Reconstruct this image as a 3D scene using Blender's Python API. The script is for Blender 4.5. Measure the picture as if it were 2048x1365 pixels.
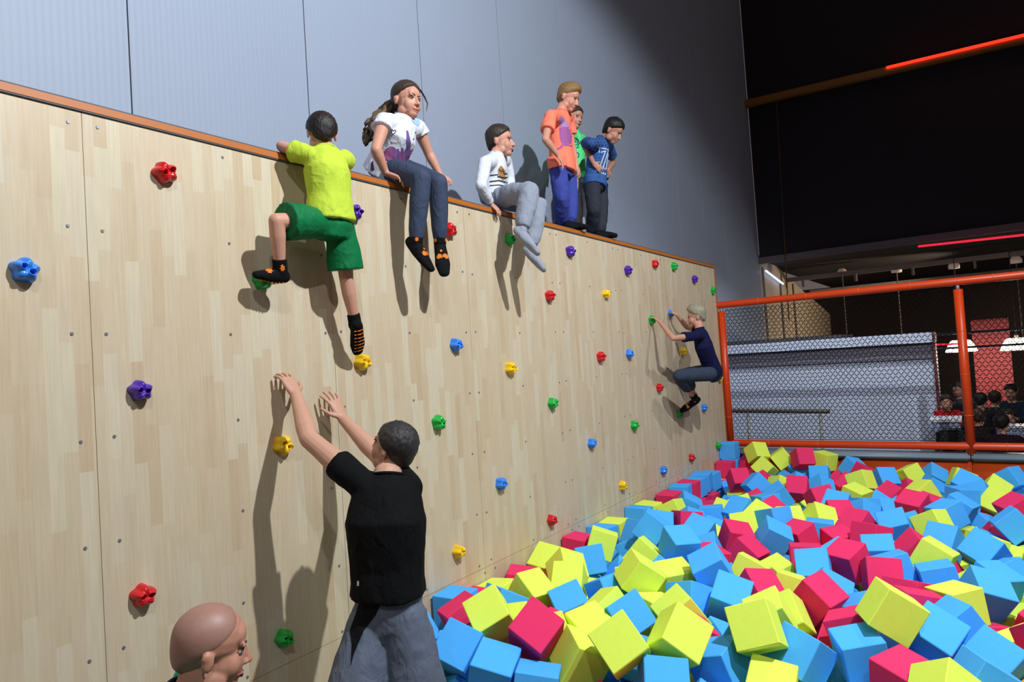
import bpy, bmesh, math, random
from mathutils import Vector, Matrix, noise
from mathutils.bvhtree import BVHTree
random.seed(11)
for o in list(bpy.data.objects): bpy.data.objects.remove(o)
S = bpy.context.scene
COL = S.collection
V = Vector
# ------------------------------------------------------------------ camera
FPX = 1346.07
YAW, PITCH, ROLL = -0.59799, 0.030856, -0.064648
CAM = V((2.8623, 0.0, 2.1))
_f = V((math.sin(YAW)*math.cos(PITCH), math.cos(YAW)*math.cos(PITCH), math.sin(PITCH)))
_r = V((math.cos(YAW), -math.sin(YAW), 0)); _u = _r.cross(_f)
CR = _r*math.cos(ROLL)+_u*math.sin(ROLL); CU = -_r*math.sin(ROLL)+_u*math.cos(ROLL); CF = _f
cd = bpy.data.cameras.new('camera'); cam = bpy.data.objects.new('camera', cd); COL.objects.link(cam)
cd.sensor_width = 36; cd.lens = FPX/2048*36; cd.clip_start = 0.05; cd.clip_end = 100
cam.matrix_world = Matrix(((CR.x, CU.x, -CF.x, CAM.x), (CR.y, CU.y, -CF.y, CAM.y), (CR.z, CU.z, -CF.z, CAM.z), (0, 0, 0, 1)))
S.camera = cam
def ray(px, py): return CF+CR*((px-1024)/FPX)-CU*((py-682.5)/FPX)
def PX(px, py, x): v = ray(px, py); return CAM+v*((x-CAM.x)/v.x)
def PY(px, py, y): v = ray(px, py); return CAM+v*((y-CAM.y)/v.y)
def PZ(px, py, z): v = ray(px, py); return CAM+v*((z-CAM.z)/v.z)
def PD(px, py, d): return CAM+ray(px, py)*d
# ------------------------------------------------------------------ world, lamps, exposure
S.view_settings.view_transform = 'Standard'; S.view_settings.look = 'None'
S.view_settings.gamma = 1; S.view_settings.use_curve_mapping = False
S.view_settings.exposure = -0.08
w = bpy.data.worlds.new('hall'); S.world = w; w.use_nodes = True
w.node_tree.nodes['Background'].inputs[0].default_value = (0.30, 0.24, 0.23, 1)
w.node_tree.nodes['Background'].inputs[1].default_value = 0.42
def spot(name, loc, target, energy, color, angle, blend, radius=0.07):
    l = bpy.data.lights.new(name, 'SPOT'); l.energy = energy; l.color = color
    l.spot_size = math.radians(angle); l.spot_blend = blend; l.shadow_soft_size = radius
    o = bpy.data.objects.new(name, l); COL.objects.link(o); o.location = loc
    o.rotation_euler = (V(target)-V(loc)).to_track_quat('-Z', 'Y').to_euler()
    return o
COOL = (0.86, 0.94, 1.0)
spot('hall_spotlight', (4.2, 2.5, 6.1), (0.0, 4.75, 1.86), 1650, COOL, 105, 0.30, .05)
spot('hall_spotlight', (4.2, -0.9, 6.2), (0.2, 2.6, 1.3), 330, COOL, 110, 0.5, .05)
spot('hall_spotlight', (3.8, -3.6, 6.7), (0.2, 2.2, 2.2), 150, COOL, 90, 0.5, .06)
spot('hall_spotlight', (4.6, 6.6, 6.6), (1.6, 7.2, 0.8), 480, COOL, 84, 0.6)
# ------------------------------------------------------------------ materials
def lin(h):
    h = h.lstrip('#'); c = [int(h[i:i+2], 16)/255 for i in (0, 2, 4)]
    return tuple(x/12.92 if x <= .04045 else ((x+.055)/1.055)**2.4 for x in c)+(1,)
MATS = {}
def mat(name, color, rough=0.6, var=0.08, scale=8, bump=0.0, bscale=60, emit=None, estr=1, spec=0.5, sss=0, metal=0):
    if name in MATS: return MATS[name]
    m = bpy.data.materials.new(name); m.use_nodes = True; nt = m.node_tree; b = nt.nodes['Principled BSDF']
    c = lin(color) if isinstance(color, str) else color
    tc = nt.nodes.new('ShaderNodeTexCoord')
    n = nt.nodes.new('ShaderNodeTexNoise'); n.inputs['Scale'].default_value = scale; n.inputs['Detail'].default_value = 4
    nt.links.new(tc.outputs['Object'], n.inputs['Vector'])
    mx = nt.nodes.new('ShaderNodeMix'); mx.data_type = 'RGBA'
    mx.inputs['A'].default_value = tuple(x*(1-var) for x in c[:3])+(1,)
    mx.inputs['B'].default_value = tuple(min(1, x*(1+var)) for x in c[:3])+(1,)
    nt.links.new(n.outputs['Fac'], mx.inputs['Factor']); nt.links.new(mx.outputs['Result'], b.inputs['Base Color'])
    b.inputs['Roughness'].default_value = rough; b.inputs['Specular IOR Level'].default_value = spec; b.inputs['Metallic'].default_value = metal
    if sss: b.inputs['Subsurface Weight'].default_value = sss; b.inputs['Subsurface Radius'].default_value = (.012, .005, .003)
    if bump:
        n2 = nt.nodes.new('ShaderNodeTexNoise'); n2.inputs['Scale'].default_value = bscale; n2.inputs['Detail'].default_value = 5
        nt.links.new(tc.outputs['Object'], n2.inputs['Vector'])
        bp = nt.nodes.new('ShaderNodeBump'); bp.inputs['Strength'].default_value = bump; bp.inputs['Distance'].default_value = 0.01
        nt.links.new(n2.outputs['Fac'], bp.inputs['Height']); nt.links.new(bp.outputs['Normal'], b.inputs['Normal'])
    if emit: b.inputs['Emission Color'].default_value = lin(emit); b.inputs['Emission Strength'].default_value = estr
    MATS[name] = m; return m
def plywood():
    m = bpy.data.materials.new('rubberwood_board'); m.use_nodes = True; nt = m.node_tree; b = nt.nodes['Principled BSDF']
    N = lambda t: nt.nodes.new(t); L = nt.links.new
    def math_(op, a, bb=None):
        n = N('ShaderNodeMath'); n.operation = op
        for i, x in enumerate((a, bb)):
            if x is None: continue
            if isinstance(x, (int, float)): n.inputs[i].default_value = x
            else: L(x, n.inputs[i])
        return n.outputs[0]
    g = N('ShaderNodeNewGeometry'); sp = N('ShaderNodeSeparateXYZ'); L(g.outputs['Position'], sp.inputs[0])
    y, z = sp.outputs['Y'], sp.outputs['Z']
    row = math_('FLOOR', math_('DIVIDE', y, 0.052))
    wn = N('ShaderNodeTexWhiteNoise'); wn.noise_dimensions = '1D'; L(row, wn.inputs['W'])
    cell = math_('FLOOR', math_('DIVIDE', math_('ADD', z, math_('MULTIPLY', wn.outputs['Value'], 3.0)), 0.42))
    cb = N('ShaderNodeCombineXYZ'); L(row, cb.inputs[0]); L(cell, cb.inputs[1])
    w2 = N('ShaderNodeTexWhiteNoise'); w2.noise_dimensions = '2D'; L(cb.outputs[0], w2.inputs['Vector'])
    ramp = N('ShaderNodeValToRGB'); L(w2.outputs['Value'], ramp.inputs[0])
    cr = ramp.color_ramp; cr.elements[0].color = lin('#cfb594'); cr.elements[1].color = lin('#dac9ab')
    for p, c in ((.12, '#d4bd9d'), (.45, '#d8c3a5'), (.7, '#d5bfa0'), (.85, '#dccbb0')):
        e = cr.elements.new(p); e.color = lin(c)
    mp = N('ShaderNodeMapping'); mp.inputs['Scale'].default_value = (60, 60, 3); L(g.outputs['Position'], mp.inputs[0])
    gn = N('ShaderNodeTexNoise'); gn.inputs['Scale'].default_value = 1.6; gn.inputs['Detail'].default_value = 6; L(mp.outputs[0], gn.inputs['Vector'])
    mx = N('ShaderNodeMix'); mx.data_type = 'RGBA'; mx.blend_type = 'MULTIPLY'; mx.inputs['Factor'].default_value = 0.28
    L(ramp.outputs[0], mx.inputs['A']); L(gn.outputs['Fac'], mx.inputs['B']); L(mx.outputs['Result'], b.inputs['Base Color'])
    b.inputs['Roughness'].default_value = 0.42; b.inputs['Specular IOR Level'].default_value = 0.35
    return m
MATS['ply'] = plywood()
def ribbed(name, color):
    m = mat(name, color, 0.5, 0.03, 1.5, spec=.3); nt = m.node_tree; b = nt.nodes['Principled BSDF']
    g = nt.nodes.new('ShaderNodeNewGeometry'); wv = nt.nodes.new('ShaderNodeTexWave'); wv.bands_direction = 'Y'
    wv.inputs['Scale'].default_value = 9; nt.links.new(g.outputs['Position'], wv.inputs['Vector'])
    bp = nt.nodes.new('ShaderNodeBump'); bp.inputs['Strength'].default_value = 0.05; bp.inputs['Distance'].default_value = 0.01
    nt.links.new(wv.outputs['Fac'], bp.inputs['Height']); nt.links.new(bp.outputs['Normal'], b.inputs['Normal'])
    return m
# ------------------------------------------------------------------ object helpers
def link(name, mesh, material=None, parent=None, loc=None):
    o = bpy.data.objects.new(name, mesh); COL.objects.link(o)
    if material is not None:
        if len(mesh.materials) == 0: mesh.materials.append(material)
    if parent is not None: o.parent = parent
    if loc is not None: o.location = loc
    return o
def tag(o, label=None, cat=None, group=None, kind=None):
    if label: o['label'] = label
    if cat: o['category'] = cat
    if group: o['group'] = group
    if kind: o['kind'] = kind
    return o
def empty(name, loc=(0, 0, 0)):
    o = bpy.data.objects.new(name, None); COL.objects.link(o); o.location = loc; o.empty_display_size = 0.1
    return o
class MB:
    def __init__(s): s.v = []; s.f = []
    def box(s, a, b):
        x0, y0, z0 = a; x1, y1, z1 = b; n = len(s.v)
        s.v += [V(p) for p in ((x0,y0,z0),(x1,y0,z0),(x1,y1,z0),(x0,y1,z0),(x0,y0,z1),(x1,y0,z1),(x1,y1,z1),(x0,y1,z1))]
        s.f += [[n+i for i in q] for q in ((3,2,1,0),(4,5,6,7),(0,1,5,4),(1,2,6,5),(2,3,7,6),(3,0,4,7))]
        return s
    def loft(s, cs, sides, deps, ra, rb, n=16, cap='round', p=2.0):
        """rings with centres cs, half-axes sides*ra and deps*rb"""
        R = []
        cs = [V(c) for c in cs]
        def add(c, a, b):
            i0 = len(s.v)
            for k in range(n):
                t = 2*math.pi*k/n; c_, s_ = math.cos(t), math.sin(t)
                if p != 2:
                    c_ = math.copysign(abs(c_)**(2/p), c_); s_ = math.copysign(abs(s_)**(2/p), s_)
                s.v.append(c+a*c_+b*s_)
            R.append(i0)
        m = len(cs)
        ax0 = (cs[1]-cs[0]).normalized(); ax1 = (cs[-1]-cs[-2]).normalized()
        if cap == 'round':
            for q in (0.97, 0.8, 0.5):
                k = math.sqrt(1-q*q); add(cs[0]-ax0*min(ra[0], rb[0])*q, sides[0]*ra[0]*k, deps[0]*rb[0]*k)
        for i in range(m): add(cs[i], sides[i]*ra[i], deps[i]*rb[i])
        if cap == 'round':
            for q in (0.5, 0.8, 0.97):
                k = math.sqrt(1-q*q); add(cs[-1]+ax1*min(ra[-1], rb[-1])*q, sides[-1]*ra[-1]*k, deps[-1]*rb[-1]*k)
        for a, b in zip(R[:-1], R[1:]):
            for k in range(n):
                k2 = (k+1) % n; s.f.append([a+k, a+k2, b+k2, b+k])
        s.f.append([R[0]+k for k in reversed(range(n))]); s.f.append([R[-1]+k for k in range(n)])
        return s
    def tube(s, pts, rad, n=12, cap='round', flat=1.0, ref=None):
        pts = [V(q) for q in pts]
        if not hasattr(rad, '__len__'): rad = [rad]*len(pts)
        sd, dp = [], []
        for i in range(len(pts)):
            t = (pts[min(i+1, len(pts)-1)]-pts[max(i-1, 0)]).normalized()
            rf = ref if ref is not None else (V((0, 0, 1)) if abs(t.z) < .9 else V((0, 1, 0)))
            a = t.cross(rf).normalized(); b = a.cross(t).normalized()
            sd.append(a); dp.append(b)
        return s.loft(pts, sd, dp, rad, [q*flat for q in rad], n, cap)
    def ell(s, c, rx, ry, rz, X=V((1,0,0)), Y=V((0,1,0)), Z=V((0,0,1)), n=16, m=10):
        i0 = len(s.v); c = V(c)
        s.v.append(c-Z*rz)
        for j in range(1, m):
            ph = -math.pi/2+math.pi*j/m
            for k in range(n):
                th = 2*math.pi*k/n
                s.v.append(c+X*(rx*math.cos(ph)*math.cos(th))+Y*(ry*math.cos(ph)*math.sin(th))+Z*(rz*math.sin(ph)))
        s.v.append(c+Z*rz); top = len(s.v)-1
        for k in range(n):
            k2 = (k+1) % n
            s.f.append([i0, i0+1+k2, i0+1+k])
            for j in range(m-2):
                a = i0+1+j*n; s.f.append([a+k, a+k2, a+n+k2, a+n+k])
            a = i0+1+(m-2)*n; s.f.append([a+k, a+k2, top])
        return s
    def mesh(s, name, off=V((0, 0, 0)), smooth=False):
        me = bpy.data.meshes.new(name); me.from_pydata([tuple(q-off) for q in s.v], [], s.f); me.validate()
        if smooth: me.polygons.foreach_set('use_smooth', [True]*len(me.polygons))
        me.update(); return me
    def build(s, name, material, parent=None, off=V((0, 0, 0)), smooth=False):
        return link(name, s.mesh(name, off, smooth), material, parent)
def remesh(mb, voxel, smooth=3, off=V((0, 0, 0)), fold=0, ffreq=12, name='m', factor=.5, stretch=V((1, 1, 1))):
    me = mb.mesh('tmp'); o = bpy.data.objects.new('tmp', me); COL.objects.link(o)
    md = o.modifiers.new('r', 'REMESH'); md.mode = 'VOXEL'; md.voxel_size = voxel; md.adaptivity = 0
    if smooth:
        sm = o.modifiers.new('s', 'SMOOTH'); sm.iterations = smooth; sm.factor = factor
    dg = bpy.context.evaluated_depsgraph_get(); dg.update()
    res = bpy.data.meshes.new_from_object(o.evaluated_get(dg)); res.name = name
    bpy.data.objects.remove(o); bpy.data.meshes.remove(me)
    ofs = V((random.random()*50, random.random()*50, 0))
    if fold:
        nr = [q.normal.copy() for q in res.vertices]
        for q, nn in zip(res.vertices, nr):
            c = V((q.co.x*stretch.x, q.co.y*stretch.y, q.co.z*stretch.z))+ofs
            h = noise.noise(c*ffreq)+.7*(1-2*abs(noise.noise(c*ffreq*1.3+V((7, 3, 1)))))
            q.co += nn*(h*fold)
    for q in res.vertices: q.co -= off
    res.polygons.foreach_set('use_smooth', [True]*len(res.polygons)); res.update()
    return res
# ================================================================== SETTING
FLOORZ = 0.0
m_floor = mat('dark_floor', '#4a4644', .5, .1, 2)
tag(MB().box((-3, -7, -.1), (14, 32, 0)).build('floor', m_floor), kind='structure')
m_back = ribbed('pale_sheet', '#949cad')
wl = tag(empty('wall_left', (-.8, 0, 0)), kind='structure')
MB().box((-.95, -6.6, 0), (-.865, 15.06, 11)).build('wall_core', mat('joint_dark', '#3c3e44', .8), wl, V((-.8, 0, 0)))
yy = 1.868-1.204*7
while yy < 15.0:
    y1 = min(yy+1.204, 15.06)
    MB().box((-.87, yy+.004, 0), (-.80, y1-.004, 11)).build('wall_sheet', m_back, wl, V((-.8, 0, 0)))
    yy += 1.204
# ------------------------------------------------------------------ climbing wall
TOP = 3.248
cw = tag(empty('climbing_wall', (0, 3, 0)), 'long pale rubberwood climbing wall with an orange edged top', 'climbing wall')
OFF = V((0, 3, 0))
m_screw = mat('screw_steel', '#85868e', .4, .1, metal=.5)
scr = MB().tube([(0, 0, 0), (.0035, 0, 0)], [.0072, .006], 10, 'flat').mesh('screw', smooth=False)
m_dark = mat('screw_recess', '#2c2a2c', .7)
seams = [-2.40+1.22*k for k in range(10)]+[9.24]
MB().box((-.075, -2.4, 0), (-.022, 9.235, 3.2)).build('backing', mat('joint_brown', '#3a332c', .9), cw, OFF)  # dark brown board behind the panel joints
for a, b in zip(seams[:-1], seams[1:]):
    p = MB().box((-.021, a+.0012, .7022), (0, b-.0012, 3.206)).build('panel', MATS['ply'], cw, OFF)
    q = MB().box((-.021, a+.0012, 0), (0, b-.0012, .6995)).build('lower_panel', MATS['ply'], cw, OFF)
    ys = [a+.06, (a+b)/2, b-.06] if b-a > 1 else [a+.06, b-.06]
    for z in (3.153, 2.738, 2.321, 1.906, 1.489, 1.07, .735):
        for y in ys:
            if y < .3: continue
            o = link('screw', scr, m_screw, p); o.location = V((0, y+random.uniform(-.012, .012), z+random.uniform(-.008, .008)))-OFF
    for y in ys:
        if y < 1.2: continue
        o = link('screw', scr, m_screw, q); o.location = V((0, y+.05, .668))-OFF
m_or = mat('orange_edge', '#b5641f', .5, .08, 3)
m_edge = mat('dark_edge', '#4b4a52', .6)
MB().box((-.07, -2.4, 3.213), (.010, 9.275, 3.243)).build('top_trim', m_or, cw, OFF)
MB().box((-.07, -2.4, 3.2432), (.008, 9.275, 3.2495)).build('trim_edge', m_edge, cw, OFF)
MB().box((-.07, -2.4, 3.2065), (.008, 9.275, 3.2128)).build('trim_edge', m_edge, cw, OFF)
MB().box((-.07, 9.242, .0), (.010, 9.275, 3.206)).build('end_trim', mat('brown_edge', '#a5663a', .5), cw, OFF)
MB().box((-.86, -2.4, 3.05), (-.072, 9.27, 3.235)).build('walkway_deck', mat('deck', '#8d8a8c', .7), cw, OFF)
# ------------------------------------------------------------------ pit with pads
pit = tag(empty('foam_pit', (2, 5.8, 0)), 'foam pit with orange padded sides and a grey padded ledge', 'foam pit')
OFP = V((2, 5.8, 0))
m_pad = mat('orange_vinyl', '#c8481a', .38, .06, 4, .15, 9)
m_ledge = mat('grey_vinyl', '#76828f', .4, .06, 4, .2, 8)
def pad(name, a, b, m, bev=.02):
    me = MB().box(a, b).mesh(name, OFP)
    bm = bmesh.new(); bm.from_mesh(me); bmesh.ops.bevel(bm, geom=bm.edges[:], offset=bev, segments=3, affect='EDGES'); bm.to_mesh(me); bm.free()
    me.polygons.foreach_set('use_smooth', [True]*len(me.polygons))
    return link(name, me, m, pit)
for a, b in ((.03, 1.40), (1.405, 2.765), (2.77, 4.12), (4.125, 5.5)):
    pad('side_pad', (a, 9.16, 0), (b, 9.30, .655), m_pad)
for a, b in ((.03, 2.755), (2.765, 5.5)):
    pad('ledge_pad', (a, 9.10, .655), (b, 9.42, .72), m_ledge)
pad('side_pad', (5.5, 2.4, 0), (5.62, 9.3, .655), m_pad)
# ------------------------------------------------------------------ fence
fe = tag(empty('safety_fence', (2.7, 9.28, 0)), 'orange padded tube fence with black netting behind the foam pit', 'fence')
OFF2 = V((2.7, 9.28, 0))
m_ft = mat('orange_tube', '#cf3d0c', .35, .05, 5)
m_tape = mat('orange_tape', '#d8582a', .3)
FY = 9.28
MB().tube([(-.03, FY, 2.695), (5.6, FY, 2.690)], .046, 20).build('top_rail', m_ft, fe, OFF2, True)
MB().tube([(.05, FY, .800), (5.6, FY, .797)], .045, 20).build('bottom_rail', m_ft, fe, OFF2, True)
for x, z0 in ((.052, .78), (2.772, .717), (5.45, .717)):
    MB().tube([(x, FY, z0), (x, FY, 2.60)], .047 if x > 1 else .044, 20, 'flat').build('post', m_ft, fe, OFF2, True)
    MB().tube([(x, FY, 2.58), (x, FY, 2.66)], .02, 12, 'flat').build('post_collar', mat('steel', '#8d8d95', .4, metal=.6), fe, OFF2, True)
    for z in (1.15, 1.62, 2.12, 2.5):
        MB().tube([(x, FY, z), (x, FY, z+.008)], .0485 if x > 1 else .0455, 20, 'flat').build('tape_band', m_tape, fe, OFF2, True)
for z in (2.6945, .7985):
    for x in (.55, 1.15, 1.75, 2.3, 3.1):
        MB().tube([(x, FY, z), (x+.008, FY, z)], .0475, 20, 'flat').build('tape_band', m_tape, fe, OFF2, True)
def net(x0, x1, z0, z1, y, cw_, ch_, rad, off, parent, name='netting'):
    mb = MB(); nx = int((x1-x0)/cw_); nz = int((z1-z0)/ch_)
    rnd = random.Random(3)
    def pt(i, j):
        sag = .012*math.sin(i*.23)*math.sin(j*.31)
        return V((x0+i*cw_/2, y+rnd.uniform(-.002, .002), z0+j*ch_+sag))
    # zig-zag strands (hexagonal mesh): each row a polyline that touches the next row
    for j in range(nz+1):
        P = []
        for i in range(2*nx+1):
            up = ((i+j) % 2 == 0)
            c = pt(i, j); c.z += (.30 if up else -.30)*ch_
            P.append(c+V((-cw_*.10, 0, 0))); P.append(c+V((cw_*.10, 0, 0)))
        P = [q for q in P if x0 <= q.x <= x1 and z0 <= q.z <= z1]
        for a, b in zip(P[:-1], P[1:]):
            if (b-a).length > cw_: continue
            t = (b-a).normalized(); s_ = t.cross(V((0, 1, 0))).normalized()*rad; d_ = V((0, rad, 0)); n = len(mb.v)
            for e in (a, b):
                mb.v += [e+s_, e-s_*.5+d_, e-s_*.5-d_]
            mb.f += [[n, n+1, n+4, n+3], [n+1, n+2, n+5, n+4], [n+2, n, n+3, n+5]]
    return mb.build(name, mat('black_cord', '#060607', .9, spec=.1), parent, off)
net(.10, 2.73, .845, 2.65, FY, .060, .0430, .0050, OFF2, fe)
net(2.82, 5.4, .845, 2.65, FY, .060, .0430, .0050, OFF2, fe)
# ------------------------------------------------------------------ far hall
m_bulk = mat('dark_bulkhead', '#17111c', .85, .15, .6)
bk = tag(MB().box((-.8, 15.1, 3.93), (16, 15.4, 12)).build('wall_bulkhead', m_bulk), kind='structure')
tag(MB().box((-.8, 14.97, 3.86), (16, 15.1, 3.99)).build('trim_1', mat('bulk_trim', '#574b52', .6)), kind='structure')
tag(MB().box((-1, 15.4, 3.95), (16, 31, 4.1)).build('ceiling', mat('dark_ceiling', '#2a2322', .9)), kind='structure')
tag(MB().box((-3, 26, 0), (16, 26.2, 4)).build('wall_far', mat('brown_wall', '#4a3a33', .9, .1, 1)), kind='structure')
bmw = tag(empty('wall_beam', (4, 14.9, 7.4)), kind='structure')
b0 = PY(1494, 208, 14.9); b1 = PY(2048, 78, 14.9); bd = (b1-b0).normalized()
yb = MB().tube([b0, b0+bd*12], .09, 10).build('beam', mat('yellow_beam', '#8a5a12', .5), bmw, V((4, 14.9, 7.4)), True)
l0 = PY(1775, 135, 14.78)
led = tag(MB().tube([l0, l0+bd*7], .028, 8).build('led_strip', mat('red_led', '#ff2010', .5, emit='#ff2a14', estr=2.6)), 'glowing red light strip along the yellow high beam', 'light strip')
l1 = PY(1838, 493, 14.85); l2 = PY(2048, 470, 14.85)
led2 = tag(MB().tube([l1, l1+(l2-l1).normalized()*6], .02, 8).build('led_strip', mat('red_led2', '#e01c40', .5, emit='#e8203c', estr=1.3)), 'red light strip under the dark bulkhead edge', 'light strip')
c0, c1 = PY(1552, 190, 14.9), PY(1578, 640, 14.9)
tag(MB().tube([c0, c1], .012, 6).build('hanging_cable', mat('cable', '#4a3214', .7)), 'thin yellowish cable hanging from the high beam', 'cable')
# side wall running on behind the bulkhead, lit cream, with a sloping top
sw = MB(); pr = [PX(1520, 540, -.8), PX(1545, 525, -.8), PX(1610, 586, -.8), PX(1660, 628, -.8), PX(1664, 700, -.8)]
pts = [V((-.8, 15.1, 0)), V((-.8, 15.1, 3.9))]+[q for q in pr[1:4]]+[V((-.8, pr[4].y, 0))]
n0 = len(sw.v); sw.v += pts+[q+V((-.1, 0, 0)) for q in pts]; k = len(pts)
sw.f += [list(range(k)), list(range(2*k-1, k-1, -1))]+[[i, i+k, (i+1) % k+k, (i+1) % k] for i in range(k)]
tag(sw.build('wall_side', mat('cream_wall', '#cdb9a0', .7, .05, 1.5)), kind='structure')
for px in (1527, 1560, 1585):
    q = PX(px, 560, -.78)
    tag(MB().box((-.8, q.y-.03, 0), (-.765, q.y+.03, q.z-.1 if px > 1540 else 3.8)).build('trim_2', mat('joint_dark2', '#6f6660', .8)), kind='structure')
t0, t1 = PX(1532, 542, -.72), PX(1566, 568, -.72)
tag(MB().tube([t0, t1], .02, 8).build('tube_lamp', mat('blue_tube', '#cfe0ff', .4, emit='#9fc0ff', estr=3)), 'pale blue glowing tube lamp on the cream wall', 'lamp')
spot('cafe_ceiling_lamp', (6, 21, 3.9), (6.5, 22, 0), 300, (1, .78, .6), 170, .5, .3)
spot('cream_wall_fill', (3.5, 18.5, 3.3), (-.8, 19, 2.2), 260, (1.0, .82, .6), 110, .6)  # added spot that brightens the cream wall, no fixture modelled
# ceiling purlins with brackets and capped lamps
for i, (ya, px0, py0) in enumerate(((17.5, 1560, 566), (20.5, 1620, 588))):
    a = PY(px0, py0, ya); pu = tag(empty('trim_%d' % (3+i), a), kind='structure')
    MB().box((a.x, ya, a.z), (16, ya+.12, a.z+.10)).build('purlin', mat('grey_purlin', '#8d7f7c', .6), pu, a)
    for j in range(9):
        x = a.x+.5+j*1.15
        MB().box((x, ya-.01, a.z-.16), (x+.05, ya+.1, a.z)).build('bracket', MATS['grey_purlin'], pu, a)
m_cap = mat('lamp_cap', '#c9b7ae', .5, emit='#d8b9a8', estr=.15)
for k, (px, py) in enumerate(((1684, 546), (1793, 541), (1908, 533), (2032, 522))):
    q = PY(px, py, 18.0); root = tag(empty('ceiling_lamp', q), 'small dark hanging lamp with pale cap under the purlins', 'lamp', 'capped lamps under the purlins')
    MB().tube([q+V((0, 0, -.05)), q+V((0, 0, .03)), q+V((0, 0, .1))], [.11, .11, .06], 12, 'flat').build('cap', m_cap, root, q, True)
    MB().tube([q+V((0, 0, -.05)), q+V((0, 0, -1.7))], .012, 6, 'flat').build('cord', mat('cord_pale', '#6b5c54', .7), root, q)
    MB().tube([q+V((0, 0, -1.85)), q+V((0, 0, -1.7))], [.09, .03], 10, 'flat').build('socket', mat('socket_dark', '#453a36', .7), root, q)
# pale booth behind the fence
bo = tag(empty('booth', (.8, 12, 0)), 'big pale grey booth with a projecting top fascia behind the netting', 'booth')
OB = V((.8, 12, 0)); m_bo = mat('booth_grey', '#c3c9db', .6, .03, 2)
MB().box((-.79, 12.15, 0), (2.36, 13.6, 2.0)).build('body', m_bo, bo, OB)
MB().box((-.79, 12.0, 1.985), (2.37, 13.6, 2.14)).build('fascia', m_bo, bo, OB)
MB().box((-.79, 12.10, 1.74), (2.365, 12.15, 1.985)).build('fascia_shade', mat('booth_shade', '#6f6a78', .7), bo, OB)  # dark strip: shadow under the fascia put into the colour
MB().box((-.79, 12.1, 2.14), (1.1, 13.5, 2.20)).build('roof_mat', mat('roof_mat', '#3f3d42', .9), bo, OB)
MB().box((2.36, 12.05, 0), (2.40, 12.15, 2.14)).build('corner_post', mat('red_brown', '#6b2f33', .6), bo, OB)
spot('booth_fill', (1.5, 10.2, 5.2), (.8, 12.1, 1.0), 420, (.84, .9, 1.0), 80, .6)  # added fill spot to brighten the booth front
hr = tag(empty('handrail', (.5, 10.9, 0)), 'dark wooden handrail on two thin posts before the grey booth', 'handrail')
ra, rb_ = PY(1440, 822, 10.9), PY(1656, 823, 10.9)
MB().tube([ra, rb_], .035, 10).build('rail', mat('rail_brown', '#5d5650', .5), hr, V((.5, 10.9, 0)), True)
for px in (1495, 1640):
    q = PY(px, 826, 10.9); MB().tube([V((q.x, 10.9, 0)), q], .022, 8).build('post', mat('rail_post', '#b3aea0', .5), hr, V((.5, 10.9, 0)), True)
# red-lit partition in the cafe
rp0, rp1 = PY(1946, 700, 17.5), PY(2022, 700, 17.5)
tag(MB().box((rp0.x, 17.5, 0), (rp1.x, 17.6, 2.35)).build('wall_cafe', mat('cafe_red', '#8a3238', .7, .12, 2)), kind='structure')
spot('red_glow_fill', (rp0.x+.4, 16.0, .6), (rp0.x+.5, 17.5, 1.0), 14, (1, .25, .2), 110, .8, .1)  # added low spot that gives the partition its red glow
tag(MB().box((rp1.x+.25, 17.0, 0), (rp1.x+1.8, 17.1, 2.2)).build('window_1', mat('cafe_window', '#cfe6f0', .4, emit='#bfe4ee', estr=.8)), kind='structure')
for z, r_, c in ((PY(1985, 692, 15).z, .02, '#3e4a58'), (PY(1985, 662, 15).z, .025, '#3e4a58')):
    tag(MB().tube([(PY(1870, 690, 15).x, 15, z), (12, 15, z)], r_, 8).build('trim_5', mat('cafe_pipe', c, .5)), kind='structure')
tag(MB().tube([PY(1870, 690, 14.985), PY(1922, 688, 14.985)], .016, 8).build('led_strip', MATS['red_led2']), 'short red light strip beside the grey booth corner', 'light strip')
m_bulb = mat('pendant_white', '#fff4e0', .5, emit='#fff0dc', estr=4.0)
for i, (px, py, lab) in enumerate(((1922, 694, 'white glowing pendant lamp half hidden by the orange fence post'), (2034, 690, 'white glowing pendant lamp over the crowded cafe tables'))):
    q = PY(px, py, 16.0); root = tag(empty('pendant_lamp', q), lab, 'lamp', 'cafe pendant lamps')
    MB().tube([q+V((0, 0, -.1)), q+V((0, 0, -.04)), q+V((0, 0, .06)), q+V((0, 0, .13))], [.27, .25, .205, .155], 20, 'flat').build('shade', m_bulb, root, q, True)
    MB().tube([q+V((0, 0, .13)), q+V((0, 0, .20))], .03, 10, 'flat').build('socket', mat('pendant_socket', '#d8c4a0', .5), root, q, True)
    MB().tube([q+V((0, 0, .2)), V((q.x, q.y, 3.955))], .008, 6, 'flat').build('cord', MATS['socket_dark'], root, q)
    pl_ = bpy.data.lights.new('pendant_bulb', 'POINT'); pl_.energy = 70; pl_.color = (1, .85, .66); pl_.shadow_soft_size = .1
    po = bpy.data.objects.new('pendant_bulb', pl_); COL.objects.link(po); po.location = q+V((0, 0, -.2))
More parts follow.
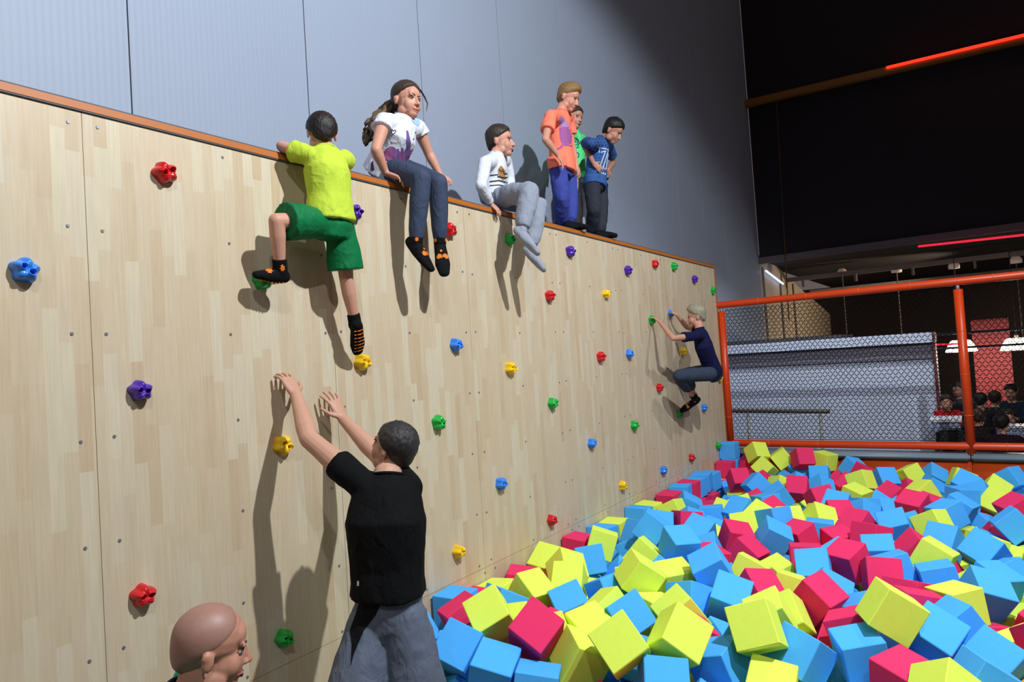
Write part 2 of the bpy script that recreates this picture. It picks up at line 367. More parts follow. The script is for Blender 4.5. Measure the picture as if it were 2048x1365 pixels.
# ================================================================== CLIMBING HOLDS
HC = {'R': ('#c8141c', 'red'), 'B': ('#2f7fe0', 'blue'), 'G': ('#12a63c', 'green'), 'Y': ('#f0c00c', 'yellow'), 'P': ('#4b1f9a', 'purple')}
def hold_mesh(kind):
    rnd = random.Random(kind); N = 40; mb = MB(); ph = rnd.uniform(0, 6); lob = 5
    holes = [(-.021, .004), (.022, -.002)]
    idx = {}
    for i in range(N+1):
        for j in range(N+1):
            a, b = 2*i/N-1, 2*j/N-1
            u = a*math.sqrt(1-b*b/2); v_ = b*math.sqrt(1-a*a/2)
            r = math.hypot(u, v_); th = math.atan2(v_, u)
            R = .058*(1+.10*math.cos(lob*th+ph)+.04*math.cos(2*th+1))
            y, z = u*R, v_*R
            h = .050*(max(0, 1-r**4))**.5*(1+.10*math.cos(lob*th+ph)*r)+.010*math.cos(3*th+ph)*r*(1-r)
            h -= .010*math.exp(-(r/.30)**2)
            dark = 0
            for hy, hz in holes:
                d = math.hypot(y-hy, z-hz)
                h -= .026*(1/(1+math.exp((d-.0105)/.0011))) if d < .02 else 0
                h += .005*math.exp(-((d-.0155)/.004)**2)
            idx[i, j] = len(mb.v); mb.v.append(V((max(h, 0.0005 if r < .999 else 0), y, z)))
    for i in range(N):
        for j in range(N):
            mb.f.append([idx[i, j], idx[i+1, j], idx[i+1, j+1], idx[i, j+1]])
    return mb.mesh('hold_shape', smooth=True)
HM = [hold_mesh(k) for k in range(3)]
HOLDS = [(332,345,'R',''),(52,540,'B',''),(527,562,'G','under the bent leg of the yellow shirted climber'),(283,782,'P',''),(289,1192,'R','just above the bald man'),
 (568,891,'Y','behind the raised forearm of the man in black'),(571,1278,'G','between the bald man and the man in black'),(712,424,'P','behind the hip of the yellow shirted climber'),
 (727,724,'Y','under the stretched foot of the yellow shirted climber'),(901,460,'R','beside the sitting girl\'s socks'),(1021,479,'G','behind the sitting boy\'s grey socks'),
 (914,690,'B',''),(879,846,'G',''),(1023,737,'Y',''),(1101,592,'R',''),(1142,503,'P',''),(1214,588,'Y',''),(1257,541,'P',''),(1311,528,'R',''),(1349,533,'G',''),
 (1390,559,'P',''),(1427,581,'G',''),(1203,714,'R',''),(1260,708,'B',''),(1107,807,'G',''),(1185,887,'B',''),(1004,968,'B',''),(919,1104,'Y',''),(1105,1041,'R',''),
 (1247,972,'Y',''),(1270,851,'G',''),(1320,776,'R',''),(1328,941,'B',''),(1384,916,'R',''),(1437,892,'G',''),(1368,704,'Y','above the knee of the navy shirted climber'),
 (1343,627,'B','gripped by the navy shirted climber'),(1305,640,'G','gripped by the navy shirted climber'),(1409,816,'B','behind the heel of the navy shirted climber'),
 (1360,830,'G','under the toes of the navy shirted climber'),(1440,757,'Y','behind the seat of the navy shirted climber')]
rnd = random.Random(5)
for px, py, c, where in HOLDS:
    q = PX(px, py, .025); q.x = 0.0
    col, nm = HC[c]; m = mat('hold_'+nm, col, .28, .08, 25, .05, 120, spec=.5)
    me = HM[rnd.randrange(3)]
    o = bpy.data.objects.new('climbing_hold', me); COL.objects.link(o)
    if len(me.materials) == 0: me.materials.append(None)
    o.material_slots[0].link = 'OBJECT'; o.material_slots[0].material = m
    o.location = q; o.rotation_euler = (rnd.choice([0, math.pi, .5, -.4, 2.8])+rnd.uniform(-.2, .2), 0, 0)
    s_ = rnd.uniform(.72, .84); o.scale = (1.12, s_, s_)
    tag(o, nm+' star shaped climbing hold '+(where or 'on bare plywood away from people'), 'climbing hold', 'climbing holds on the plywood')
# ================================================================== FOAM CUBES
CA = """1640,135,R 1690,90,B 1465,245,B 1555,225,B 1640,215,B 1500,265,R 1485,300,B 1570,320,B 1405,340,R 1130,450,Y 1230,400,Y 1295,415,B 1375,400,B 1435,415,Y 1530,385,B 1600,390,B 1650,430,B
1300,475,R 1380,450,Y 1105,515,Y 1205,525,R 1390,510,B 1530,450,B 1600,480,B 1660,530,Y 1540,515,R 975,545,B 1090,575,B 1265,575,B 1420,590,B 1570,570,B 810,635,R 935,640,Y 1030,640,B 1180,650,B 1340,625,B 1470,655,R
1560,640,B 1650,700,R 770,725,Y 915,705,B 1090,690,B 1300,695,Y 1035,750,Y 1210,775,B 1370,770,B 1520,765,B 1640,780,B 640,790,R 785,810,R 920,770,Y 540,850,R 900,860,Y 1025,875,B 1170,850,Y 1320,915,B 1470,870,Y 1590,880,R 1660,900,Y
630,890,Y 715,935,B 410,900,Y 290,920,R 1140,935,Y 155,985,B 310,1020,B 560,990,Y 770,1035,R 880,980,Y 1010,1000,Y 1215,1035,B 1520,955,B 1410,1030,Y 1640,1000,B 1600,1090,Y 430,1060,B 230,1100,R 110,1140,B 580,1130,Y 390,1130,Y 760,1170,Y
930,1120,Y 1140,1170,B 1300,1130,B 1430,1220,Y 1540,1130,R 1620,1220,B 140,1240,Y 290,1130,B 350,1260,B 470,1190,R 560,1250,B 740,1310,B 980,1270,Y 840,1280,R 1170,1300,Y 1240,1240,B 1490,1330,Y 1330,1320,B 430,1340,B 1650,1340,B 985,1390,R 100,1380,B 240,1370,B -480,1330,R -430,1240,Y"""
CB = """70,60,B 175,95,R 245,60,Y 280,95,Y 425,80,Y 500,75,B 380,115,B 465,130,R 610,130,R 30,90,B 90,120,B 60,200,B 150,175,R 215,155,Y 290,165,B 575,150,Y 350,175,R 270,225,R 190,230,R 405,205,B 550,210,B 745,130,B 810,175,R 870,125,Y 1025,140,Y 1185,155,B 1120,180,Y 1320,140,Y 950,185,Y 680,225,R 815,260,Y 975,215,B 1075,215,R
1170,240,B 1320,215,Y 1270,260,B 1365,240,B 1470,250,Y 1650,180,B 1640,230,B 640,290,B 730,310,Y 470,265,B 360,270,Y 225,285,B 130,300,B 220,310,R 295,315,B 440,290,R 525,300,Y 560,270,B 880,290,B 1000,265,R 1115,265,Y 955,310,B 1080,325,R 1210,320,Y 1360,330,B 1235,360,R 1530,290,B 1520,330,Y 1625,295,Y 1690,320,B 490,340,B 580,350,R
20,370,Y 180,390,Y 240,370,B 390,340,Y 340,420,R 30,430,B 470,420,Y 560,410,Y 650,395,B 735,420,B 835,375,B 930,370,B 630,450,R 920,440,Y 780,470,Y 890,470,R 1080,420,R 1150,390,R 1200,440,B 1330,410,B 1480,400,B 1640,410,R 1560,460,R 1440,510,B 1640,485,B 140,490,Y 280,495,Y 410,510,Y 540,480,Y 350,530,B 620,530,B 40,540,Y 190,550,B 880,555,B 1060,490,B 960,550,B
780,530,R 180,590,R 420,580,R 525,600,R 330,610,B 730,600,R 850,630,R 1110,590,R 1300,510,Y 1400,520,R 1540,545,Y 1680,570,Y 1400,590,Y 1270,610,B 1410,660,B 1610,650,Y 60,680,B 130,630,R 220,680,B 670,640,B 440,670,Y 480,730,R 330,770,Y 620,770,B 770,720,R 900,690,B 980,720,B 1050,650,R 1120,740,Y 1170,670,Y 1230,660,R 1310,730,Y 30,760,R 180,810,Y 60,810,B
430,770,B 260,870,R 380,870,Y 500,860,B 790,820,B 960,820,R 1210,760,B 1460,790,B 1560,740,B 1690,790,B 1600,800,Y 1620,880,Y 100,920,B 870,890,R 500,940,R 780,940,B 1160,880,B 990,960,R 1450,890,B 1300,960,Y 1680,920,R 390,990,Y 190,1030,Y 610,1010,R 40,1050,B 1500,1000,Y 1390,1080,R 950,1060,B 1150,1020,B 1620,1100,R 360,1110,Y 800,1130,R 640,1190,B 180,1170,B 430,1190,B
1030,1170,B 1200,1150,B 880,1190,Y 60,1260,Y 1430,1250,B 1270,1270,R 1620,1270,O 330,1280,Y 150,1300,R 850,1310,R 740,1270,B 1050,1340,Y 1230,1340,B 500,1340,Y 30,1320,B 1690,1320,B 680,1340,B"""
from mathutils import Euler
CUBE = .205; ZS = .50
cubes = []
rc = random.Random(21)
for txt, ox, oy, sc in ((CA, 840, 880, .3552), (CB, 1440, 880, .3554)):
    for t in txt.split():
        x, y, c = t.split(','); px, py = ox+float(x)*sc, oy+float(y)*sc
        p = PZ(px, py+4, ZS+.03)
        cubes.append([p, c, True])
nvis = len(cubes)
# middle layer that carries the top cubes
gx = .16; kx = 0
while gx < 5.3:
    gy = 2.40+(.18 if kx % 2 else 0); kx += 1
    while gy < 9.0:
        cubes.append([V((gx+rc.uniform(-.02, .02), gy+rc.uniform(-.02, .02), .315)), rc.choice('BBYYR'), False]); gy += .36
    gx += .36
# the top layer goes on to the right of the view
gx = 3.3
while gx < 5.3:
    gy = 4.0
    while gy < 9.0:
        q = V((gx, gy, ZS)); d = q-CAM; px = 1024+FPX*d.dot(CR)/d.dot(CF)
        if px > 2085: cubes.append([q+V((rc.uniform(-.03, .03), rc.uniform(-.03, .03), .02)), rc.choice('BBYYR'), False])
        gy += .36
    gx += .36
import numpy as np
man_xy = V((.62, 2.22)); kept = []
for c in cubes:
    p = c[0]; dd = p-CAM; ppx = 1024+FPX*dd.dot(CR)/dd.dot(CF)
    if ppx < 700 or p.y < 2.62 and p.x < 1.15 and (V((p.x, p.y))-man_xy).length < .33: continue
    t_ = .75 if c[2] else .16
    e = Euler((rc.uniform(-t_, t_), rc.uniform(-t_, t_), rc.uniform(0, 6.28)))
    if p.x < .18: e = Euler((0, rc.uniform(-.1, .1), rc.choice([0, math.pi/2])+rc.uniform(-.15, .15)))
    c.append(e); kept.append(c)
cubes = kept; NC = len(cubes); HB = CUBE/2
CP = np.array([tuple(c[0]) for c in cubes]); CM = np.array([[list(r) for r in c[3].to_matrix()] for c in cubes])   # CM[i][:, k] = axis k
top = np.array([c[2] for c in cubes]); START = CP.copy()
LOOSE = np.where(top, .7, 1.0)
def box_hits(P, M):
    """pairs of boxes that pass into each other, with the shortest way out (from a to b) and its depth"""
    D = P[:, None, :]-P[None]; D2 = (D**2).sum(-1); a, b = np.where(np.triu(D2 < (2*HB*1.7321)**2, 1))
    A, B_ = M[a].transpose(0, 2, 1), M[b].transpose(0, 2, 1)
    L = np.concatenate([A, B_, np.cross(A[:, :, None, :], B_[:, None, :, :]).reshape(len(a), 9, 3)], 1)
    n = np.linalg.norm(L, axis=2); L = L/np.maximum(n, 1e-9)[..., None]
    d = P[b]-P[a]; dl = np.einsum('pij,pj->pi', L, d)
    r = HB*(np.abs(np.einsum('pij,pkj->pik', L, A)).sum(-1)+np.abs(np.einsum('pij,pkj->pik', L, B_)).sum(-1))
    pen = r-np.abs(dl); pen[n < 1e-3] = 9; k = pen.argmin(1); q = np.arange(len(a)); m = pen[q, k]; ok = m > 0
    ax = L[q, k]*np.sign(dl[q, k]+1e-12)[:, None]
    return a[ok], b[ok], ax[ok], m[ok]
EXT = HB*np.abs(CM).sum(2)          # half size of each tilted box along x, y, z
LO = np.array([.004, 2.15, .209]); HI = np.array([5.49, 9.092, .90])
NIT = 820
for it in range(NIT):
    if it < NIT*.55: CP[:, 2] -= .0016
    if it < NIT*.4: CP[top] += (START[top]-CP[top])*np.array([.03, .03, .02])
    a, b, ax, m = box_hits(CP, CM)
    wa = LOOSE[a]/(LOOSE[a]+LOOSE[b]); st_ = np.zeros_like(CP); cnt = np.zeros(NC)
    push = ax*(m+(.0004 if it < NIT*.8 else .0012))[:, None]
    np.add.at(st_, a, -push*wa[:, None]); np.add.at(st_, b, push*(1-wa)[:, None]); np.add.at(cnt, a, 1); np.add.at(cnt, b, 1)
    CP += st_*(.75/np.maximum(1, cnt*.45))[:, None]
    CP = np.minimum(np.maximum(CP, LO+EXT), HI-EXT)
    near = CP[:, 0] < 1.2; CP[near, 1] = np.maximum(CP[near, 1], 2.46+EXT[near, 1])      # the man stands there
for c, p in zip(cubes, CP): c[0] = V([float(q) for q in p])
# lowest layer, flat on the pit floor
gx = .115
while gx < 5.3:
    gy = 2.46
    while gy < 9.0:
        if not (gx < 1.12 and gy < 2.62): cubes.append([V((gx, gy, .1030)), rc.choice('BBYYR'), False, Euler((0, 0, 0))])
        gy += .2065
    gx += .2065
cm = {'B': mat('foam_blue', '#4fb0ff', .85, .04, 30, .1, 220, spec=.2), 'Y': mat('foam_yellow', '#e2f45c', .85, .04, 30, .1, 220, spec=.2),
      'R': mat('foam_pink', '#ea3468', .85, .04, 30, .1, 220, spec=.2), 'O': mat('foam_orange', '#f0a01c', .85, .04, 30, .1, 220, spec=.2)}
cn = {'B': 'sky blue', 'Y': 'lemon yellow', 'R': 'raspberry pink', 'O': 'amber orange'}
cbm = bmesh.new(); bmesh.ops.create_cube(cbm, size=CUBE)
bmesh.ops.bevel(cbm, geom=cbm.edges[:], offset=.004, segments=1, affect='EDGES')
cme = bpy.data.meshes.new('foam_cube'); cbm.to_mesh(cme)
cme.materials.append(None)
ranked = sorted(range(len(cubes)), key=lambda i: (not cubes[i][2], (cubes[i][0]-CAM).length))
single = set(ranked[:300])
fillv, fillf, fillm = [], [], []
bq = [v.co.copy() for v in cbm.verts]; cbm.verts.index_update(); bf = [[v.index for v in f.verts] for f in cbm.faces]
for i, (p, c, vis, e) in enumerate(cubes):
    if i in single:
        o = bpy.data.objects.new('foam_cube', cme); COL.objects.link(o); o.location = p; o.rotation_euler = e
        o.material_slots[0].link = 'OBJECT'; o.material_slots[0].material = cm[c]
        tl = max(abs(q) for q in e.to_matrix()[2])
        how = 'lying almost flat' if tl > .93 else ('tipped up on its edge' if tl < .80 else 'lying tilted')
        wh = 'against the plywood wall' if p.x < .42 else ('below the orange fence' if p.y > 8.45 else ('beside the man in black' if p.y < 3.1 and p.x < 1.3 else 'among others in the foam pit'))
        tag(o, cn[c]+' foam cube '+how+' '+wh, 'foam cube', cn[c]+' foam cubes in the pit')
    else:
        M = e.to_matrix(); n = len(fillv)
        fillv += [M @ q+p for q in bq]; fillf += [[n+k for k in f] for f in bf]; fillm += ['BYRO'.index(c)]*len(bf)
fm = bpy.data.meshes.new('foam_fill'); fm.from_pydata([tuple(q) for q in fillv], [], fillf)
for c in 'BYRO': fm.materials.append(cm[c])
fm.polygons.foreach_set('material_index', fillm); fm.update()
tag(link('foam_cube_fill', fm), 'mixed blue, yellow and pink foam cubes packed underneath the top layer', 'foam cubes', kind='stuff')
cbm.free()
# ================================================================== PEOPLE
def lerp(a, b, t): return a+(b-a)*t
def skin(tone): return mat('skin_'+tone.strip('#'), tone, .5, .05, 30, .04, 150, sss=.12, spec=.35)
def cloth(name, c, bump=.15, rough=.85):
    """woven cloth: fine weave plus soft creases in the relief"""
    if 'cloth_'+name in MATS: return MATS['cloth_'+name]
    m = mat('cloth_'+name, c, rough, .06, 14, spec=.15); nt = m.node_tree; N = nt.nodes.new; L = nt.links.new
    tc = N('ShaderNodeTexCoord'); mp = N('ShaderNodeMapping'); mp.inputs['Scale'].default_value = (1, 1, .55); mp.inputs['Rotation'].default_value = (.5, .3, 0); L(tc.outputs['Object'], mp.inputs[0])
    a = N('ShaderNodeTexNoise'); a.inputs['Scale'].default_value = 17; a.inputs['Detail'].default_value = 2; a.inputs['Distortion'].default_value = 1.6; L(mp.outputs[0], a.inputs['Vector'])
    b = N('ShaderNodeTexNoise'); b.inputs['Scale'].default_value = 140; b.inputs['Detail'].default_value = 2; L(tc.outputs['Object'], b.inputs['Vector'])
    p1 = N('ShaderNodeBump'); p1.inputs['Strength'].default_value = .38; p1.inputs['Distance'].default_value = .022; L(a.outputs['Fac'], p1.inputs['Height'])
    p2 = N('ShaderNodeBump'); p2.inputs['Strength'].default_value = bump; p2.inputs['Distance'].default_value = .003; L(b.outputs['Fac'], p2.inputs['Height']); L(p1.outputs['Normal'], p2.inputs['Normal'])
    L(p2.outputs['Normal'], nt.nodes['Principled BSDF'].inputs['Normal'])
    return m
def hairmat(name, c):
    if 'hair_'+name in MATS: return MATS['hair_'+name]
    m = mat('hair_'+name, c, .5, .2, 60, spec=.35); nt = m.node_tree; b = nt.nodes['Principled BSDF']; N = nt.nodes.new; L = nt.links.new
    tc = N('ShaderNodeTexCoord'); mp = N('ShaderNodeMapping'); mp.inputs['Scale'].default_value = (170, 170, 26); L(tc.outputs['Object'], mp.inputs[0])
    n = N('ShaderNodeTexNoise'); n.inputs['Scale'].default_value = 1.0; n.inputs['Detail'].default_value = 3; L(mp.outputs[0], n.inputs['Vector'])
    cc_ = lin(c); mx = N('ShaderNodeMix'); mx.data_type = 'RGBA'; mx.inputs['A'].default_value = tuple(q*.45 for q in cc_[:3])+(1,); mx.inputs['B'].default_value = tuple(min(1, q*1.7) for q in cc_[:3])+(1,)
    L(n.outputs['Fac'], mx.inputs['Factor']); L(mx.outputs['Result'], b.inputs['Base Color'])
    bp = N('ShaderNodeBump'); bp.inputs['Strength'].default_value = .7; bp.inputs['Distance'].default_value = .006; L(n.outputs['Fac'], bp.inputs['Height']); L(bp.outputs['Normal'], b.inputs['Normal'])
    return m
class Torso:
    """spine with elliptical sections, from crotch to neck base"""
    def __init__(s, J, u):
        s.P, s.C, s.N = J['pelvis'], J['chest'], J['neck']; s.u = u
        s.hs = (J['hip'][0]-J['hip'][1]).normalized(); s.ss = (J['sh'][0]-J['sh'][1]).normalized()
    def pos(s, t):
        if t < .6: return lerp(s.P, s.C, t/.6)
        return lerp(s.C, s.N, (t-.6)/.4)
    def frame(s, t):
        side = lerp(s.hs, s.ss, min(1, max(0, t)))
        ax = (s.pos(min(1, t+.1))-s.pos(max(-.3, t-.1))).normalized()
        side = (side-ax*side.dot(ax)).normalized(); dep = ax.cross(side).normalized()
        return side, dep, ax
    def loft(s, mb, secs, cap='round', n=24, p=2.3):
        cs, sd, dp, ra, rb = [], [], [], [], []
        for t, a, b in secs:
            side, dep, ax = s.frame(t)
            if t < 0: c = s.P+(s.P-s.C).normalized()*(-t)*(s.C-s.P).length/.6
            else: c = s.pos(t)
            cs.append(c); sd.append(side); dp.append(dep); ra.append(a*s.u); rb.append(b*s.u)
        mb.loft(cs, sd, dp, ra, rb, n, cap, p)
def limb(mb, a, b, prof, n=14):
    mb.tube([lerp(a, b, t) for t, r in prof], [r for t, r in prof], n)
def hand(mb, W, d, nrm, thumb, hl, curl=.4, spread=.12, tcurl=.3):
    """wrist W, finger direction d, palm normal nrm (side the palm faces), thumb-side vector, hand length hl"""
    d = d.normalized(); nrm = (nrm-d*nrm.dot(d)).normalized(); s_ = d.cross(nrm)
    if s_.dot(thumb) < 0: s_ = -s_
    k = hl/.18; fr = max(.0082*k, .0062)
    pl = .095*k
    mb.loft([W-d*.01*k, W+d*.03*k, W+d*.07*k, W+d*pl], [s_]*4, [nrm]*4, [.026*k, .036*k, .041*k, .038*k], [.019*k, .017*k, .015*k, .012*k], 14, 'round', 2.6)
    for i, (off, ln) in enumerate(((.031, .072), (.0105, .082), (-.0105, .076), (-.030, .060))):
        b = W+d*(pl-.004*k-(.004*k if i in (0, 3) else 0))+s_*off*k
        dd = (d+s_*(off/.03*spread)).normalized(); P = [b]; ang = curl*.5
        for L_, rr in ((.45, 1), (.32, .95), (.23, .85)):
            q = (dd*math.cos(ang)+nrm*math.sin(ang)).normalized(); P.append(P[-1]+q*ln*k*L_); ang += curl*.9
        mb.tube(P, [fr, fr, fr*.95, fr*.82], 10)
    b = W+d*.022*k+s_*.028*k; t1 = (d*.62+s_*.75+nrm*.18).normalized(); t2 = (d*(.9)+s_*.45+nrm*tcurl).normalized()
    mb.tube([b, b+t1*.036*k, b+t1*.036*k+t2*.03*k, b+t1*.036*k+t2*.052*k], [fr*1.45, fr*1.25, fr*1.1, fr*.85], 10)
class Head:
    def __init__(s, c, fwd, up, hh):
        s.c = c; s.Y = fwd.normalized(); s.X = s.Y.cross(up).normalized(); s.Z = s.X.cross(s.Y).normalized(); s.k = hh/.225
    def p(s, x, y, z): return s.c+(s.X*x+s.Y*y+s.Z*z)*s.k
    def build(s, mb, child=True):
        k = s.k; E = lambda x, y, z, a, b, c: mb.ell(s.p(x, y, z), a*k, b*k, c*k, s.X, s.Y, s.Z)
        E(0, -.014, .030, .076, .090, .082); E(0, .022, -.035, .062 if child else .060, .066, .068)
        E(0, .050, -.085 if child else -.090, .030, .030, .024); E(0, .055, .036, .048, .026, .036)
        for q in (-1, 1):
            E(q*.032, .046 if not child else .049, -.036, .026 if not child else .029, .028, .034); E(q*.045, .01, -.068, .022, .034, .030)
            E(q*.076, -.014, -.014, .008, .016, .026); E(q*.079, -.020, -.002, .007, .012, .014)
            E(q*.028, .072, .016, .020, .009, .008); E(q*.011, .089, -.036, .008, .009, .007)
        mb.tube([s.p(0, .078, .008), s.p(0, .089, -.014), s.p(0, .098, -.032)], [.007*k, .0085*k, .0110*k], 10)
        E(0, .075, -.060, .024, .013, .0065); E(0, .074, -.071, .020, .013, .0075)
    def features(s, parent, off, iris='#3a2a1e', brow='#4a3426', lip='#b0605a', smile=0, openm=0):
        k = s.k; me, mi, ml, mbw = MB(), MB(), MB(), MB()
        for q in (-1, 1):
            e = MB(); e.ell(s.p(q*.029, .0675, -.002), .0120*k, .0085*k, .0062*k, s.X, s.Y, s.Z, 12, 8)
            eo = e.build('eye', mat('eye_white', '#b5a79c', .4), parent, off, True)
            i_ = MB(); i_.ell(s.p(q*.029, .0735, -.0022), .0072*k, .0035*k, .0060*k, s.X, s.Y, s.Z, 10, 6)
            i_.build('iris', mat('iris_'+iris[1:], iris, .2), eo, off, True)
            l = MB(); l.tube([s.p(q*.014, .0735, .002), s.p(q*.029, .0765, .0058), s.p(q*.043, .0690, .001)], [.0016*k]*3, 6)
            l.build('eyelash', mat('lash', '#2a1c16', .7), eo, off, True)
            b = MB(); b.tube([s.p(q*.012, .0805, .018), s.p(q*.030, .0790, .0225), s.p(q*.047, .0660, .018)], [.0028*k, .0032*k, .0016*k], 8)
            b.build('eyebrow', mat('brow_'+brow[1:], brow, .8), parent, off, True)
        cz = .004*smile
        lp = MB(); lp.tube([s.p(-.027, .0715, -.0645+cz*1.6), s.p(-.012, .0840, -.0640), s.p(0, .0860, -.0650), s.p(.012, .0840, -.0640), s.p(.027, .0715, -.0645+cz*1.6)], [.002*k, .0050*k, .0056*k, .0050*k, .002*k], 8)
        lp.build('lips', mat('lip_'+lip[1:], lip, .45), parent, off, True)
        if openm:
            o_ = MB(); o_.ell(s.p(0, .0850, -.071), .016*k, .006*k, .0085*k*openm, s.X, s.Y, s.Z, 12, 8)
            o_.build('open_mouth', mat('mouth_dark', '#3a1414', .6), parent, off, True)
    def hair(s, parent, off, material, thick=.014, front=.50, side=-.05, back=-.6, top=1.0, rough=.006, quiff=0, name='hair', freq=40, soft=.22, taper=True):
        mb = MB(); n, m = 72, 44; k = s.k; i0 = 0; sd = random.uniform(0, 90)
        for j in range(m+1):
            ph = -math.pi/2+math.pi*j/m
            for i in range(n):
                th = 2*math.pi*i/n; dx, dy, dz = math.cos(ph)*math.sin(th), math.cos(ph)*math.cos(th), math.sin(ph)
                c = dy/max(1e-4, math.hypot(dx, dy)); thr = lerp(side, front, max(0, c)**1.2) if c > 0 else lerp(side, back, -c)
                thr += .05*noise.noise(V((th*4, sd, 0)))
                w_ = min(1, max(0, (dz-thr)/soft)); w_ = w_*w_*(3-2*w_)
                st = noise.noise(V((dx*freq*.35, dy*freq*.12, dz*freq*.12+sd)))+.6*noise.noise(V((dx*freq, dy*freq*.4, dz*freq*.4+sd)))
                t = (-.005)+w_*(.005+thick*((.30+.70*min(1, max(0, (dz+.35)/.8))) if taper else 1)*(1+(top-1)*max(0, dz))+rough*st*(.4+.6*max(0, dz))+quiff*max(0, dz-.2)*max(0, dy+.15))
                hz_ = math.hypot(dx, dy); g_ = max(0, -c) if dz < 0 else 0; kx = lerp(1, max(hz_, 1e-4)**-.45, g_)
                mb.v.append(s.p(dx*kx*(.076+t), -.014+dy*kx*(.090+t), .030+dz*(.083+t)*(1+.30*g_)))
        for j in range(m):
            for i in range(n):
                i2 = (i+1) % n; mb.f.append([j*n+i2, j*n+i, (j+1)*n+i, (j+1)*n+i2])
        return mb.build(name, material, parent, off, True)
def person(label, J, u, hd, tone, hairopt, shirt, pants, feet, hands, base=None, vox=.0042, face={}, child=True, cat='person', group=None, child_face=True, hipw=1.0):
    """J joints; [0] is the person's right side, [1] the left"""
    B = V(base) if base is not None else J['pelvis'].copy()
    root = tag(empty('person', B), label, cat, group)
    H = Head(*hd); T = Torso(J, u); mb = MB()
    H.build(mb, child)
    nk = H.p(0, -.018, -.055)
    mb.tube([nk, lerp(nk, J['neck'], .6), J['neck']], [.047*H.k*(.92 if child else 1.12), .048*H.k*(.92 if child else 1.12), .062*u], 14)
    T.loft(mb, [(-.09, .07, .06), (0, .134, .092), (.3, .120, .088), (.6, .145, .108), (.85, .125, .085), (1.0, .062, .058)])
    for q in (0, 1):
        sh, el, wr, hp, kn, an, to = (J[x][q] for x in ('sh', 'el', 'wr', 'hip', 'knee', 'ank', 'toe'))
        mb.tube([T.pos(.82), sh], [.07*u, .056*u], 14)
        limb(mb, sh, el, [(0, .053*u), (.35, .052*u), (.75, .043*u), (1, .041*u)])
        limb(mb, el, wr, [(0, .041*u), (.25, .043*u), (.65, .034*u), (1, .0265*u)])
        limb(mb, hp, kn, [(0, .082*u), (.3, .080*u), (.75, .060*u), (1, .054*u)])
        limb(mb, kn, an, [(0, .054*u), (.3, .056*u), (.7, .042*u), (1, .034*u)])
        fd = (to-an).normalized()
        sd0 = (kn-an).normalized(); so_ = (sd0-fd*sd0.dot(fd)).normalized()
        mb.tube([an-so_*.006*u, lerp(an, to, .35)-so_*.026*u, lerp(an, to, .70)-so_*.018*u], [.033*u, .026*u, .018*u], 12)
        hd_ = hands[q]
        if hd_: hand(mb, wr, **hd_)
    link('body', remesh(mb, vox, 2, B, name='body'), skin(tone), root)
    if face is not None: H.features(root, B, **face)
    ho = dict(hairopt); hm = ho.pop('mat'); H.hair(root, B, hm, **ho)
    # ---- shirt
    so = None
    if shirt:
        s_ = MB(); inf = shirt.get('inf', .016); hem = shirt.get('hem', -.10); fl = shirt.get('flare', .006)
        f_ = inf/u
        T.loft(s_, [(hem, .158*hipw+f_+fl, .118+f_+fl), (max(hem+.1, .02), .152*hipw+f_+fl, .110+f_+fl), (.3, .136+f_+fl*.6, .102+f_+fl*.6), (.6, .152+f_, .114+f_), (.86, .128+f_*.8, .090+f_*.8), (.985, .070+f_*.5, .066+f_*.5)], 'flat', 28)
        for q in (0, 1):
            sh, el, wr = J['sh'][q], J['el'][q], J['wr'][q]; L_ = shirt.get('sleeve', .6)
            s_.tube([T.pos(.80), lerp(T.pos(.84), sh, .75), sh], [.070*u+inf*.8, .058*u+inf*.7, .052*u+inf*.6], 16)
            if L_ <= 1:
                e = lerp(sh, el, L_); s_.tube([sh, lerp(sh, e, .5), e], [.052*u+inf*.6, .052*u+inf*.9, .051*u+inf*1.2], 18, 'flat')
                s_.ell(sh, .052*u+inf*.6, .052*u+inf*.6, .052*u+inf*.6)
            else:
                s_.tube([sh, lerp(sh, el, .5), el], [.052*u+inf*.7, .050*u+inf*.7, .045*u+inf*.7], 18); s_.ell(el, .045*u+inf*.7, .045*u+inf*.7, .045*u+inf*.7)
                e = lerp(el, wr, L_-1); s_.tube([el, lerp(el, e, .5), e], [.045*u+inf*.7, .042*u+inf*.6, .032*u+inf*.5], 18, 'flat')
        if shirt.get('long'):
            for q in (0, 1):
                hp, kn = J['hip'][q], J['knee'][q]; up_ = lerp(hp, J['sh'][q], .22)
                s_.tube([up_, hp, lerp(hp, kn, shirt['long'])], [.080*u+inf, .090*u+inf, .092*u+inf], 20, 'flat')
        me = remesh(s_, shirt.get('vox', .0065), 5, B, shirt.get('fold', .0035), shirt.get('ff', 13), 'shirt', stretch=V((1, 1, .6)))
        so = link(shirt.get('name', 'shirt'), me, shirt['mat'], root)
        # collar ring
        a, d_, ax = T.frame(1.0); c_ = T.pos(.985)
        ring = MB(); R = .070*u+inf*.55
        ring.tube([c_+a*R*math.cos(t)+d_*R*.95*math.sin(t)+ax*.004 for t in [2*math.pi*i/20 for i in range(21)]], .0065*max(u, .75), 8, 'flat', ref=ax)
        ring.build('collar', shirt.get('collar', shirt['mat']), root, B, True)
